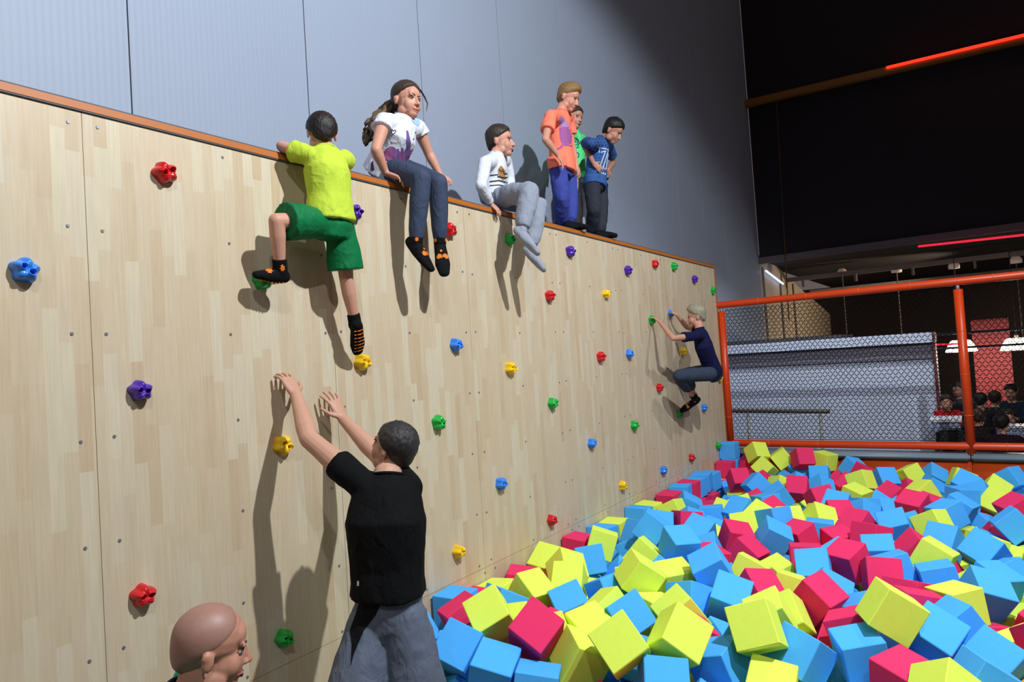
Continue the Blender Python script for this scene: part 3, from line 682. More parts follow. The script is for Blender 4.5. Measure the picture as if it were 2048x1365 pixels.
    # ---- trousers
    if pants:
        p_ = MB(); inf = pants.get('inf', .014); L_ = pants.get('len', 1.93); loose = pants.get('loose', 0); f_ = inf/u
        T.loft(p_, [(-.24, .120+f_, .090+f_), (-.10, .150*hipw+f_, .114+f_), (.02, .152*hipw+f_, .110+f_), (.16, .140+f_*.7, .100+f_*.7)], 'flat', 24)
        for q in (0, 1):
            hp, kn, an = J['hip'][q], J['knee'][q], J['ank'][q]
            if L_ <= 1:
                e = lerp(hp, kn, L_); p_.tube([hp, lerp(hp, e, .5), e], [.088*u+inf, .088*u+inf+loose*.5, .080*u+inf+loose], 20, 'flat'); p_.ell(hp, .088*u+inf, .088*u+inf, .088*u+inf)
            else:
                p_.tube([hp, lerp(hp, kn, .5), kn], [.088*u+inf, .078*u+inf+loose*.6, .060*u+inf+loose*.8], 20); p_.ell(kn, .060*u+inf+loose*.6, .060*u+inf+loose*.6, .060*u+inf+loose*.6)
                e = lerp(kn, an, L_-1); p_.tube([kn, lerp(kn, e, .4), lerp(kn, e, .85), e], [.060*u+inf+loose*.8, .058*u+inf+loose, .047*u+inf+loose, .040*u+inf*.8+loose*.3], 20, 'flat')
        me = remesh(p_, pants.get('vox', .0065), 3, B, pants.get('fold', .004), pants.get('ff', 11), 'trousers', stretch=V((1, 1, .8)))
        link(pants.get('name', 'trousers'), me, pants['mat'], root)
    # ---- socks / shoes
    if feet:
        for q in (0, 1):
            kn, an, to = J['knee'][q], J['ank'][q], J['toe'][q]; f_ = MB(); h_ = feet.get('high', .16)
            fd = (to-an); fl_ = fd.length; fd.normalize(); sd = (kn-an).normalized(); sole = (sd-fd*sd.dot(fd)).normalized(); side = fd.cross(sole).normalized()
            up_ = an+sd*((kn-an).length*h_)
            f_.tube([up_, an], [.040*u+.007, .042*u+.006], 16, 'flat'); f_.ell(an, .044*u+.005, .044*u+.005, .044*u+.005)
            hl_ = an-fd*.022*u-sole*.028*u; w_ = .044*u+.006
            f_.loft([hl_, lerp(hl_, to, .35)-sole*.004*u, lerp(hl_, to, .72)-sole*.010*u, to-sole*.012*u], [side]*4, [sole]*4, [w_*.86, w_*.95, w_*1.15, w_*.80], [w_*.95, w_*1.0, w_*.72, w_*.50], 18, 'round', 2.3)
            me = remesh(f_, .0045, 3, B, .001, 20, 'sock'); fo = link(feet.get('name', 'sock'), me, feet['mat'], root)
            if feet.get('sole'):
                bv = BVHTree.FromPolygons([v.co for v in me.vertices], [tuple(p.vertices) for p in me.polygons])
                for a in range(7):
                    for b in (-1, 0, 1):
                        st = lerp(hl_, to, .10+.13*a)+side*b*w_*.5-B; hit = bv.ray_cast(st-sole*.12, sole)
                        if hit[0] is None: continue
                        d_ = MB(); d_.tube([hit[0]-side*w_*.20, hit[0]+side*w_*.20], [.0030, .0030], 6); d_.build('sole_grip', feet['sole'], fo)
            if feet.get('spots'):
                bv = BVHTree.FromPolygons([v.co for v in me.vertices], [tuple(p.vertices) for p in me.polygons])
                for (ta, sgn, r_) in ((.52, 1, .020), (.52, -1, .020), (.02, 1, .014), (.02, -1, .014), (.36, .2, .010)):
                    c_ = lerp(an, to, ta)-B; out = (side*sgn+sole*.75).normalized()
                    star = [V((math.cos(t)*r_*(1 if i % 2 else .55), math.sin(t)*r_*(1 if i % 2 else .6))) for i, t in enumerate([2*math.pi*i/14 for i in range(14)])]
                    decal(fo, bv, c_+out*.1, -out, sd, [star], feet['spots'], 'sock_print')
    return root, so, T, H, B
def decal(parent, bv, origin, direc, up, polys, material, name='print', lift=.0018, seg=.012):
    direc = direc.normalized(); X = direc.cross(up).normalized(); Y = X.cross(direc).normalized()
    bm = bmesh.new()
    for poly in polys:
        vs = [bm.verts.new((q[0], q[1], 0)) for q in poly]
        try: bm.faces.new(vs)
        except ValueError: pass
    bmesh.ops.triangulate(bm, faces=bm.faces[:])
    for _ in range(5):
        long = [e for e in bm.edges if e.calc_length() > seg]
        if not long: break
        bmesh.ops.subdivide_edges(bm, edges=long, cuts=1); bmesh.ops.triangulate(bm, faces=bm.faces[:])
    bad = []
    for v in bm.verts:
        s0 = origin+X*v.co.x+Y*v.co.y; hit = bv.ray_cast(s0, direc, .6)
        if hit[0] is None: bad.append(v)
        else: v.co = hit[0]-direc*lift+hit[1]*(.0006 if hit[1].dot(direc) < 0 else 0)
    bmesh.ops.delete(bm, geom=bad, context='VERTS')
    me = bpy.data.meshes.new(name); bm.to_mesh(me); bm.free()
    if not me.vertices: return None
    me.polygons.foreach_set('use_smooth', [True]*len(me.polygons))
    return link(name, me, material, parent)
def pxprint(ob, B, polys, material, lift=.002, name='print', seg=3.0):
    """flat print on a garment: outlines read off the photograph, laid onto the cloth where its points meet it"""
    me = ob.data; bv = BVHTree.FromPolygons([v.co for v in me.vertices], [tuple(p.vertices) for p in me.polygons]); bm = bmesh.new()
    for poly in polys:
        bm.faces.new([bm.verts.new((q[0], q[1], 0)) for q in poly])
    bmesh.ops.triangulate(bm, faces=bm.faces[:])
    for _ in range(5):
        long = [e for e in bm.edges if e.calc_length() > seg]
        if not long: break
        bmesh.ops.subdivide_edges(bm, edges=long, cuts=1); bmesh.ops.triangulate(bm, faces=bm.faces[:])
    bad = []
    for v in bm.verts:
        d_ = ray(v.co.x, v.co.y).normalized(); hit = bv.ray_cast(CAM-B, d_)
        if hit[0] is None: bad.append(v)
        else:
            n_ = hit[1] if hit[1].dot(d_) < 0 else -hit[1]
            v.co = hit[0]+n_*lift
    bmesh.ops.delete(bm, geom=bad, context='VERTS')
    bmesh.ops.delete(bm, geom=[e for e in bm.edges if e.calc_length() > .05], context='EDGES')
    me2 = bpy.data.meshes.new(name); bm.to_mesh(me2); bm.free()
    if not me2.polygons: return None
    me2.polygons.foreach_set('use_smooth', [True]*len(me2.polygons))
    o_ = link(name, me2, material, ob)
    if len(polys) > 1: o_['kind'] = 'stuff'
    return o_
def pstroke(pts, w, closed=False):
    return [[(q.x, q.y) for q in r_] for r_ in stroke(pts, w, closed)]
def fwd_of(T, t):
    a, d_, ax = T.frame(t)   # a points to the person's right
    return ax.cross(a).normalized()
def rect(x0, y0, x1, y1): return [V((x0, y0)), V((x1, y0)), V((x1, y1)), V((x0, y1))]
def stroke(pts, w, closed=False):
    out = []; pts = [V(p) for p in pts]
    if closed: pts.append(pts[0])
    for p, q in zip(pts[:-1], pts[1:]):
        d_ = (q-p).normalized(); n_ = V((-d_.y, d_.x))*w/2; e = d_*w*.4
        out.append([p-e+n_, p-e-n_, q+e-n_, q+e+n_])
    return out
def ring2(cx, cy, rx, ry, w, n=14):
    return stroke([(cx+rx*math.cos(2*math.pi*i/n), cy+ry*math.sin(2*math.pi*i/n)) for i in range(n)], w, True)
X_ = V((1, 0, 0)); Y_ = V((0, 1, 0)); Z_ = V((0, 0, 1))
RGT = V((CR.x, CR.y, 0)).normalized(); TOC = -V((CF.x, CF.y, 0)).normalized()   # picture right, towards camera
m_sock = cloth('sock_black', '#0d0c0e'); m_mon = mat('sock_orange', '#e07414', .8)
WALK = TOP+.003
def onledge(p): return V((p.x, p.y, WALK))
# ---------------------------------------------------------------- boy in yellow shirt climbing
J = dict(pelvis=PX(662, 440, .20), chest=PX(655, 345, .20), neck=PX(652, 300, .17), sh=[PX(684, 322, .17), PX(622, 314, .17)],
         el=[PX(695, 345, .06), PX(564, 300, .02)], wr=[PX(668, 322, -.13), PX(592, 296, -.14)],
         hip=[PX(682, 458, .19), PX(640, 446, .20)], knee=[PX(693, 560, .17), PX(553, 442, .20)], ank=[PX(711, 652, .14), PX(561, 545, .14)], toe=[PX(714, 703, .07), PX(512, 547, .105)])
J['el'][0].z = TOP+.036; J['el'][1].z = TOP+.031; J['wr'][0].z = TOP+.034; J['wr'][1].z = TOP+.030
YB = person('boy in neon yellow shirt and green shorts climbing over the wall edge', J, .68,
   (PX(643, 269, .14), -TOC*.88-RGT*.42+V((0, 0, -.10)), Z_+X_*.1, .205), '#c9937c', dict(mat=hairmat('dark', '#1f1613'), thick=.012, back=-.97, side=-.36, front=.25, taper=False),
   dict(mat=cloth('neon', '#b9cd40', .1), sleeve=.62, hem=-.02, inf=.018, flare=.012, fold=.006),
   dict(mat=cloth('greenshort', '#0d6b3c', .1, .5), len=.80, loose=.026, inf=.012, name='shorts', fold=.005),
   dict(mat=m_sock, high=.26, sole=m_mon, spots=m_mon),
   [dict(d=V((-.9, -.3, -.02)), nrm=-Z_, thumb=-Y_, hl=.12, curl=.1, tcurl=0), dict(d=V((-.7, .6, -.02)), nrm=-Z_, thumb=Y_, hl=.12, curl=.1, tcurl=0)], face=dict())
# ---------------------------------------------------------------- girl sitting
J = dict(pelvis=PX(772, 331, -.19), chest=PX(795, 275, -.06), neck=PX(808, 240, -.04), sh=[PX(768, 243, -.02), PX(836, 256, -.10)],
         el=[PX(752, 300, .02), PX(858, 308, -.10)], wr=[PX(772, 347, .0), PX(880, 350, -.06)],
         hip=[PX(782, 341, -.13), PX(803, 340, -.19)], knee=[PX(842, 358, .24), PX(876, 366, .20)], ank=[PX(832, 484, .18), PX(880, 484, .16)], toe=[PX(864, 536, .27), PX(889, 546, .23)])
GR, so, T, H, B = person('smiling girl with a long ponytail sitting on the wall edge', J, .80,
   (PX(814, 202, -.02), RGT*.80+TOC*.62+V((0, 0, -.12)), Z_+RGT*.05, .240), '#c98f78', dict(mat=hairmat('brown', '#3a2a20'), thick=.013, front=.50, side=-.32, back=-.93, rough=.002),
   dict(mat=cloth('white_tee', '#d9d8e0', .1), sleeve=.28, hem=-.16, inf=.020, fold=.004, flare=.012),
   dict(mat=cloth('leggings', '#3a4358', .08, .7), len=1.95, inf=.012, fold=.0015, name='leggings'),
   dict(mat=m_sock, high=.14, spots=m_mon),
   [dict(d=X_*.9+V((0, .5, -.45)), nrm=-Z_+X_*.1, thumb=Y_, hl=.155, curl=.55), dict(d=X_*.8+V((0, -.2, -.5)), nrm=-Z_, thumb=-Y_, hl=.155, curl=.5)],
   face=dict(smile=1.4, brow='#3a281e', lip='#b5564f'))
m1, m2, m3 = mat('print_purple', '#6a4f8e', .8), mat('print_rose', '#9a5480', .8, .35, 60), mat('print_ink', '#35244a', .8)
def cc(pts, ox, oy, k): return [(ox+x*k, oy+y*k) for x, y in pts]
g_ = lambda pts: cc(pts, 700, 140, .1758)
pxprint(so, B, [g_([(385, 930), (420, 890), (470, 868), (505, 878), (530, 905), (575, 930), (640, 925), (720, 900), (715, 1000), (692, 1130), (560, 1090), (400, 1010)])], m2)
pxprint(so, B, [g_([(240, 1060), (262, 1030), (280, 1140), (235, 1150)]), g_([(388, 1010), (560, 1088), (692, 1135), (690, 1150), (400, 1150)])], m3, .0026)
pxprint(so, B, [g_([(485+48*i, 880+12*(i % 2)), (512+48*i, 890+12*(i % 2)), (508+48*i, 1060+12*i), (488+48*i, 1050+12*i)]) for i in range(4)], m1, .0026)
pxprint(so, B, [g_([(640, 690), (657, 690), (690, 830), (680, 930), (655, 1010), (640, 1010), (648, 900), (640, 800)])], m1, .003)
pxprint(so, B, [g_([(395+17*i, 1020+9*i), (401+17*i, 1022+9*i), (401+17*i, 1085+5*i), (395+17*i, 1085+5*i)]) for i in range(9)], mat('print_white', '#d8d4e0', .8), .0034)
pxprint(so, B, [g_(q) for q in pstroke([(475, 675), (467, 705), (485, 737), (523, 703), (511, 683), (493, 697)], 9, True)], m3)
pxprint(so, B, [g_([(715, 570), (760, 520), (800, 600), (780, 640), (735, 620)])], mat('print_sky', '#9cc0e6', .8))
pxprint(so, B, [g_([(x, y+10), (x-10, y-8), (x+10, y-8)]) for x, y in ((745, 712), (475, 826), (455, 786), (670, 990), (720, 790))], m3, .003)
def tail(parent, pts, rad, m, name, B, seed=1):
    mb = MB()
    for k in range(24):
        rr = random.Random(seed*31+k); o = V((rr.uniform(-1, 1), rr.uniform(-1, 1), rr.uniform(-.6, .6)))
        P = []; n = 14
        for i in range(n):
            t = i/(n-1)*(len(pts)-1); a = int(min(t, len(pts)-2)); c = pts[a].lerp(pts[a+1], t-a)
            R = rad*math.sin(math.pi*min(1, .18+.72*i/(n-1)))
            P.append(c+o*R*.75+V((math.sin(i*1.1+k), math.cos(i*1.3+k*2), math.sin(i+k*3)))*R*.22)
        mb.tube(P, [max(.004, rad*.24*math.sin(math.pi*min(1, .15+.80*i/(n-1)))) for i in range(n)], 8)
    return mb.build(name, m, parent, B, True)
tail(GR, [H.p(-.02, -.10, .03), PX(770, 225, -.20), PX(745, 255, -.19), PX(733, 288, -.18)], .062, hairmat('ponytail', '#5c4632'), 'ponytail', B)
st = MB(); st.tube([H.p(-.045, .045, .085), PX(842, 182, -.02), PX(849, 194, -.02), PX(855, 207, -.02), PX(853, 222, -.02)], [.003, .006, .006, .004, .002], 8); st.build('loose_strand', hairmat('brown', '#3a2a20'), GR, B, True)
# ---------------------------------------------------------------- boy in white shirt sitting
J = dict(pelvis=PX(984, 388, -.13), chest=PX(990, 340, -.10), neck=PX(992, 308, -.09), sh=[PX(970, 326, -.02), PX(1012, 322, -.20)],
         el=[PX(962, 372, .02), PX(1020, 362, -.20)], wr=[PX(982, 408, .0), PX(1022, 395, -.12)],
         hip=[PX(998, 396, -.05), PX(1008, 400, -.16)], knee=[PX(1058, 383, .30), PX(1076, 412, .22)], ank=[PX(1044, 462, .29), PX(1062, 500, .23)], toe=[PX(1077, 505, .40), PX(1089, 538, .34)])
WB, so, T, H, B = person('boy in white long sleeved shirt and grey joggers sitting with mouth open', J, .74,
   (PX(1001, 284, -.08), RGT*.97+TOC*.20+V((0, 0, -.02)), Z_, .245), '#c78f7a', dict(mat=hairmat('dkbrown', '#33271f'), thick=.011, front=.42, side=-.36, back=-.94, top=1.6),
   dict(mat=cloth('white_long', '#d4d5dc', .1), sleeve=1.92, hem=-.08, inf=.014, fold=.003),
   dict(mat=cloth('grey_jogger', '#8b8f9c', .15), len=1.9, loose=.010, inf=.014, fold=.009, ff=9, name='joggers'),
   dict(mat=cloth('sock_grey', '#8f93a0'), high=.12),
   [dict(d=X_*.7+V((0, .3, -.8)), nrm=-X_*.6-Z_*.3, thumb=Y_, hl=.135, curl=.6), dict(d=X_*.7+V((0, 0, -.6)), nrm=-Z_, thumb=-Y_, hl=.135)],
   face=dict(openm=1.1, brow='#3a2a20', lip='#a85a52'))
mt = mat('print_tan', '#a8763c', .8, .4, 60); mk = mat('print_black', '#2c2826', .8)
w_c = lambda pts: cc(pts, 930, 240, .227)
pxprint(so, B, [w_c([(295, 425), (318, 402), (342, 432), (358, 462), (350, 520), (330, 535), (305, 500), (288, 455)])], mt)
pxprint(so, B, [w_c(q) for q in pstroke([(225, 490), (290, 482)], 10)+pstroke([(222, 545), (300, 535), (372, 555)], 12)+pstroke([(222, 580), (300, 574), (370, 588)], 9)+pstroke([(290, 500), (345, 512), (375, 505)], 14)+pstroke([(330, 440), (345, 480), (378, 470)], 10)+pstroke([(300, 440), (320, 460)], 9)], mk, .0026)
# ---------------------------------------------------------------- three boys standing on the wall
f1 = RGT*.92+TOC*.38
fo1, fo2 = onledge(PX(1131, 458, -0.08)), onledge(PX(1147, 462, -0.05))
J = dict(pelvis=PX(1124, 328, -0.07), chest=PX(1120, 262, -0.08), neck=PX(1122, 222, -0.06), sh=[PX(1101, 232, 0.02), PX(1137, 235, -0.14)],
         el=[PX(1091, 279, 0.04), PX(1144, 290, -0.14)], wr=[PX(1116, 311, 0.08), PX(1153, 330, -0.04)],
         hip=[PX(1115, 336, -0.01), PX(1133, 338, -0.11)], knee=[PX(1124, 395, 0.01), PX(1141, 397, -0.07)], ank=[fo1+V((-.03, -.03, .07)), fo2+V((-.03, -.02, .07))],
         toe=[fo1+V((.10, .04, .035)), fo2+V((.11, .05, .035))])
OB_, so, T, H, B = person('blond boy in coral orange shirt and blue joggers standing on the wall', J, .77,
   (PX(1137, 196, -0.01), f1+V((0, 0, -.50)), Z_+f1*.35, .242), '#c98c76', dict(mat=hairmat('blond', '#806038'), thick=.010, front=.36, side=-.36, back=-.94, quiff=.04, rough=.006, top=1.6),
   dict(mat=cloth('coral', '#ff7d62', .1), sleeve=.62, hem=-.16, inf=.018, fold=.005, flare=.014, long=.02),
   dict(mat=cloth('royal', '#3b4590', .12), len=1.96, loose=.018, inf=.006, fold=.008, ff=9, name='joggers'),
   dict(mat=m_sock, high=.12), [dict(d=V((.3, .25, -.8)), nrm=-X_*.5-Y_*.2, thumb=X_, hl=.14, curl=.4), dict(d=V((.2, .1, -1)), nrm=-X_, thumb=X_, hl=.14, curl=.4)],
   face=dict(brow='#7a5a3a'))
pv = mat('print_violet', '#97508c', .8, .15, 30); o_c = lambda pts: cc(pts, 1070, 150, .2418)
pxprint(so, B, [o_c([(200, 440), (250, 432), (290, 450), (304, 520), (300, 565), (250, 590), (215, 560), (203, 500)])], pv)
pxprint(so, B, [o_c([(210, 340), (235, 355), (262, 382), (286, 425), (288, 440), (240, 424), (200, 430), (200, 385)])], mat('print_lilac', '#a878a8', .8))
pxprint(so, B, [o_c(q) for q in pstroke([(180, 620), (212, 600), (240, 570)], 16)+pstroke([(232, 576), (300, 588)], 10)], pv, .0026)
fo1, fo2 = onledge(PX(1158, 461, -0.41)), onledge(PX(1170, 463, -0.36))
J = dict(pelvis=PX(1153, 350, -0.45), chest=PX(1149, 297, -0.46), neck=PX(1148, 262, -0.45), sh=[PX(1130, 270, -0.37), PX(1164, 278, -0.51)],
         el=[PX(1126, 315, -0.35), PX(1165, 322, -0.45)], wr=[PX(1130, 350, -0.31), PX(1167, 358, -0.37)],
         hip=[PX(1146, 356, -0.40), PX(1162, 358, -0.49)], knee=[PX(1152, 408, -0.37), PX(1165, 410, -0.44)], ank=[fo1+V((-.03, -.03, .07)), fo2+V((-.03, -.02, .07))],
         toe=[fo1+V((.10, .04, .035)), fo2+V((.11, .05, .035))])
GB, so, T, H, B = person('boy in bright green shirt standing behind the coral shirted boy', J, .72,
   (PX(1149, 236, -0.41), f1*.7+TOC*.5+V((0, 0, -.25)), Z_+f1*.2, .228), '#c28a74', dict(mat=hairmat('dkbrown2', '#3a2b22'), thick=.016, front=.36, side=-.3, back=-.85, rough=.006),
   dict(mat=cloth('lime', '#5ce488', .1), sleeve=.68, hem=-.14, inf=.018, fold=.004),
   dict(mat=cloth('ltgrey', '#8f8e98', .15), len=1.95, loose=.014, inf=.012, fold=.009, ff=9, name='joggers'), dict(mat=m_sock, high=.12),
   [dict(d=V((.2, .2, -1)), nrm=-X_, thumb=X_, hl=.13), dict(d=V((.25, .15, -1)), nrm=-X_*.6-Y_*.4, thumb=X_, hl=.13, curl=.45)], face=dict(openm=.7))
mi = mat('print_navy', '#16345c', .8)
ring_ = lambda x, y, r, ry: [(x+r*math.cos(2*math.pi*i/12), y+ry*math.sin(2*math.pi*i/12)) for i in range(12)]
pxprint(so, B, [o_c(q) for q in pstroke(ring_(332, 552, 22, 30), 7, True)+pstroke(ring_(345, 665, 17, 24), 7, True)+pstroke([(308, 612), (362, 600)], 7)+pstroke([(355, 535), (366, 565), (352, 590)], 9)+pstroke([(318, 625), (330, 690), (352, 705)], 7)+pstroke([(322, 550), (345, 556)], 6)], mi)
fo1, fo2 = onledge(PX(1192, 470, -0.11)), onledge(PX(1207, 474, -0.07))
J = dict(pelvis=PX(1191, 362, -0.11), chest=PX(1195, 312, -0.09), neck=PX(1205, 277, -0.05), sh=[PX(1183, 287, -0.01), PX(1219, 296, -0.11)],
         el=[PX(1166, 285, -0.21), PX(1227, 325, -0.19)], wr=[PX(1187, 326, -0.05), PX(1216, 340, -0.05)],
         hip=[PX(1184, 368, -0.05), PX(1200, 370, -0.15)], knee=[PX(1188, 420, -0.03), PX(1203, 423, -0.10)], ank=[fo1+V((-.03, -.03, .07)), fo2+V((-.03, -.02, .07))],
         toe=[fo1+V((.10, .04, .035)), fo2+V((.11, .05, .035))])
NB, so, T, H, B = person('dark haired boy in blue number shirt with hands on hips looking down', J, .76,
   (PX(1226, 263, 0.07), f1+V((0, 0, -.75)), Z_+f1*.6, .232), '#b07c66', dict(mat=hairmat('black', '#14100f'), thick=.016, front=.30, side=-.38, back=-.94, top=1.4),
   dict(mat=cloth('blue_tee', '#34558f', .2), sleeve=.55, hem=-.14, inf=.016, fold=.004, flare=.010, long=.02),
   dict(mat=cloth('charcoal', '#2c2f38', .12), len=1.96, loose=.016, inf=.006, fold=.007, ff=9, name='joggers'), dict(mat=m_sock, high=.12),
   [dict(d=V((.5, .2, -.6)), nrm=-X_*.3+Y_*.6, thumb=X_, hl=.13, curl=.25), dict(d=V((.2, -.3, -.7)), nrm=-Y_, thumb=X_, hl=.13)], face=dict())
wp = mat('print_pale', '#b8c8e0', .8)
pxprint(so, B, [o_c(ring_(455+26*i+(13 if j % 2 else 0), 530+26*j, 6, 7)) for i in range(7) for j in range(10)], mat('print_dknavy', '#1a2c54', .8))
pxprint(so, B, [o_c(q) for q in pstroke([(530, 640), (532, 602), (604, 616), (600, 640), (562, 765), (572, 775)], 8)+pstroke([(548, 640), (582, 630), (538, 752), (516, 748), (514, 762), (572, 778)], 8)+pstroke([(604, 650), (584, 782)], 8)], wp, .003)
pxprint(so, B, [o_c([(500+15*i, 782+6*i), (509+15*i, 785+6*i), (507+15*i, 800+6*i), (498+15*i, 797+6*i)]) for i in range(6)], wp, .003)
# ---------------------------------------------------------------- boy in navy shirt climbing
J = dict(pelvis=PX(1424, 738, .46), chest=PX(1407, 692, .44), neck=PX(1398, 657, .40), sh=[PX(1400, 662, .30), PX(1392, 672, .46)],
         el=[PX(1374, 655, .16), PX(1346, 677, .32)], wr=[PX(1353, 630, .115), PX(1319, 644, .12)],
         hip=[PX(1420, 742, .40), PX(1420, 748, .52)], knee=[PX(1372, 748, .14), PX(1358, 752, .30)], ank=[PX(1392, 800, .12), PX(1391, 800, .28)], toe=[PX(1366, 818, .04), PX(1362, 822, .10)])
CB_, so, T, H, B = person('fair haired boy in navy shirt climbing the far end of the wall', J, .72,
   (PX(1392, 634, .36), -X_*.90+V((0, -.35, -.05)), Z_, .232), '#c08a74', dict(mat=hairmat('ash', '#8d8670'), thick=.015, front=.34, side=-.36, back=-.93, rough=.009, top=1.6, quiff=.03),
   dict(mat=cloth('navy', '#15163c', .1), sleeve=.55, hem=-.10, inf=.016, fold=.003),
   dict(mat=cloth('slate', '#343c4c', .12), len=1.55, loose=.012, inf=.012, fold=.004, name='trousers'), dict(mat=m_sock, high=.22, spots=m_mon),
   [dict(d=PX(1344, 622, .05)-J['wr'][0], nrm=-Z_-X_*.4, thumb=-Y_, hl=.125, curl=.55), dict(d=PX(1306, 634, .055)-J['wr'][1], nrm=-Z_-X_*.4, thumb=Y_, hl=.125, curl=.55)], face=dict())
# ---------------------------------------------------------------- man in black
fz = 0.0
J = dict(pelvis=PX(778, 1215, .68), chest=PX(772, 1045, .70), neck=PX(775, 952, .66), sh=[PX(818, 975, .74), PX(722, 968, .60)],
         el=[PX(752, 908, .36), PX(618, 878, .33)], wr=[PX(686, 838, .13), PX(592, 790, .13)],
         hip=[PX(812, 1240, .76), PX(745, 1235, .62)], knee=[PX(838, 1420, .80), PX(706, 1420, .62)], ank=[V((.82, 2.33, .08)), V((.52, 2.02, .08))], toe=[V((.68, 2.42, .03)), V((.35, 2.06, .03))])
MN, so, T, H, B = person('man in black shirt and grey shorts reaching up against the wall', J, 1.07,
   (PX(786, 897, .64), -X_*.85+V((0, -.06, .38)), Z_*.9+X_*.45, .245), '#c4937c', dict(mat=hairmat('pepper', '#2e2a2a'), thick=.010, front=.40, side=-.38, back=-.96),
   dict(mat=cloth('black', '#0b0b0d', .12), sleeve=.45, hem=.10, inf=.012, flare=.006, fold=.004, vox=.008),
   dict(mat=cloth('grey_short', '#5d6474', .1, .6), len=.97, loose=.045, inf=.002, fold=.006, name='shorts', vox=.008),
   dict(mat=mat('shoe_dark', '#26262a', .6), high=.10, name='shoe'),
   [dict(d=PX(655, 775, .055)-J['wr'][0], nrm=-X_, thumb=-Y_, hl=.185, curl=.25, spread=.25), dict(d=PX(568, 745, .045)-J['wr'][1], nrm=-X_*.9-Z_*.2, thumb=Y_, hl=.185, curl=.45, spread=.2)],
   base=(.65, 2.2, 0), face=dict(), child=False, vox=.0048, hipw=.86)
sh_o = [c for c in MN.children if c.name.startswith('shorts')][0]
pxprint(sh_o, B, [[(722, 1196), (766, 1198), (752, 1230), (728, 1262), (708, 1310), (702, 1334), (704, 1290), (700, 1262), (712, 1230)]], cloth('black2', '#0d0d10', .1), .003, 'side_panel', 8)
pxprint(so, B, [[(715, 1163), (719, 1162), (719, 1172), (715, 1173)]], mat('tag_white', '#d0d0d4', .7), .003, 'hem_tag')
# ---------------------------------------------------------------- bald man
hc = PD(424, 1296, 1.95); _v = ray(424, 1296); f2 = V((_v.y, -_v.x, 0)).normalized()+V((_v.x, _v.y, 0)).normalized()*.06
r2 = f2.cross(Z_).normalized(); fw = f2.normalized(); nk2 = hc-fw*.040-Z_*.095; pv2 = hc-fw*.22-Z_*.64
J = dict(pelvis=pv2, chest=hc-fw*.11-Z_*.36, neck=nk2, sh=[nk2+r2*.18-Z_*.06, nk2-r2*.18-Z_*.06])
J['el'] = [q-Z_*.27+fw*.05 for q in J['sh']]; J['wr'] = [q+fw*.20-Z_*.13 for q in J['el']]
J['hip'] = [pv2+r2*.10, pv2-r2*.10]; J['knee'] = [q+fw*.24-Z_*.33 for q in J['hip']]
J['ank'] = [V((q.x, q.y, .08))-fw*.16 for q in J['knee']]; J['toe'] = [q+fw*.17-Z_*.05 for q in J['ank']]
BM, so, T, H, B = person('bald man in green plaid shirt stooping by the plywood wall', J, 1.02,
   (hc, f2+V((0, 0, -.22)), Z_+f2*.2, .245), '#b8806a', dict(mat=mat('shaved', '#9a7062', .5, .1, 80), thick=.0008, front=.66, side=-.42, back=-.97, rough=.0001, soft=.3),
   dict(mat=cloth('plaid', '#1f8f72', .1), sleeve=.6, hem=-.10, inf=.026, fold=.004, vox=.009), dict(mat=cloth('jean', '#2c3a52', .1), len=1.95, vox=.010, loose=.01),
   dict(mat=MATS['shoe_dark'], high=.10, name='shoe'),
   [dict(d=V((.5, .3, -.6)), nrm=-X_, thumb=X_, hl=.185), dict(d=V((.5, .3, -.6)), nrm=-X_, thumb=X_, hl=.185)], base=(hc.x-.2, hc.y-.15, 0), face=dict(openm=.7, brow='#4a3028'), child=False, vox=.0048)
def plaid(m):
    nt = m.node_tree; b = nt.nodes['Principled BSDF']; g = nt.nodes.new('ShaderNodeTexCoord'); r = nt.nodes.new('ShaderNodeTexWave'); r.bands_direction = 'DIAGONAL'; r.inputs['Scale'].default_value = 7
    r2 = nt.nodes.new('ShaderNodeTexWave'); r2.bands_direction = 'Z'; r2.inputs['Scale'].default_value = 6
    for q in (r, r2): nt.links.new(g.outputs['Object'], q.inputs['Vector'])
    mx = nt.nodes.new('ShaderNodeMix'); mx.data_type = 'RGBA'; mx.inputs['A'].default_value = lin('#1c2c40'); mx.inputs['B'].default_value = lin('#22a884')
    mm = nt.nodes.new('ShaderNodeMath'); mm.operation = 'MULTIPLY'; nt.links.new(r.outputs['Fac'], mm.inputs[0]); nt.links.new(r2.outputs['Fac'], mm.inputs[1])
    cr = nt.nodes.new('ShaderNodeValToRGB'); cr.color_ramp.elements[0].position = .08; cr.color_ramp.elements[1].position = .2; nt.links.new(mm.outputs[0], cr.inputs[0])
    nt.links.new(cr.outputs[0], mx.inputs['Factor']); nt.links.new(mx.outputs['Result'], b.inputs['Base Color'])
plaid(MATS['cloth_plaid'])
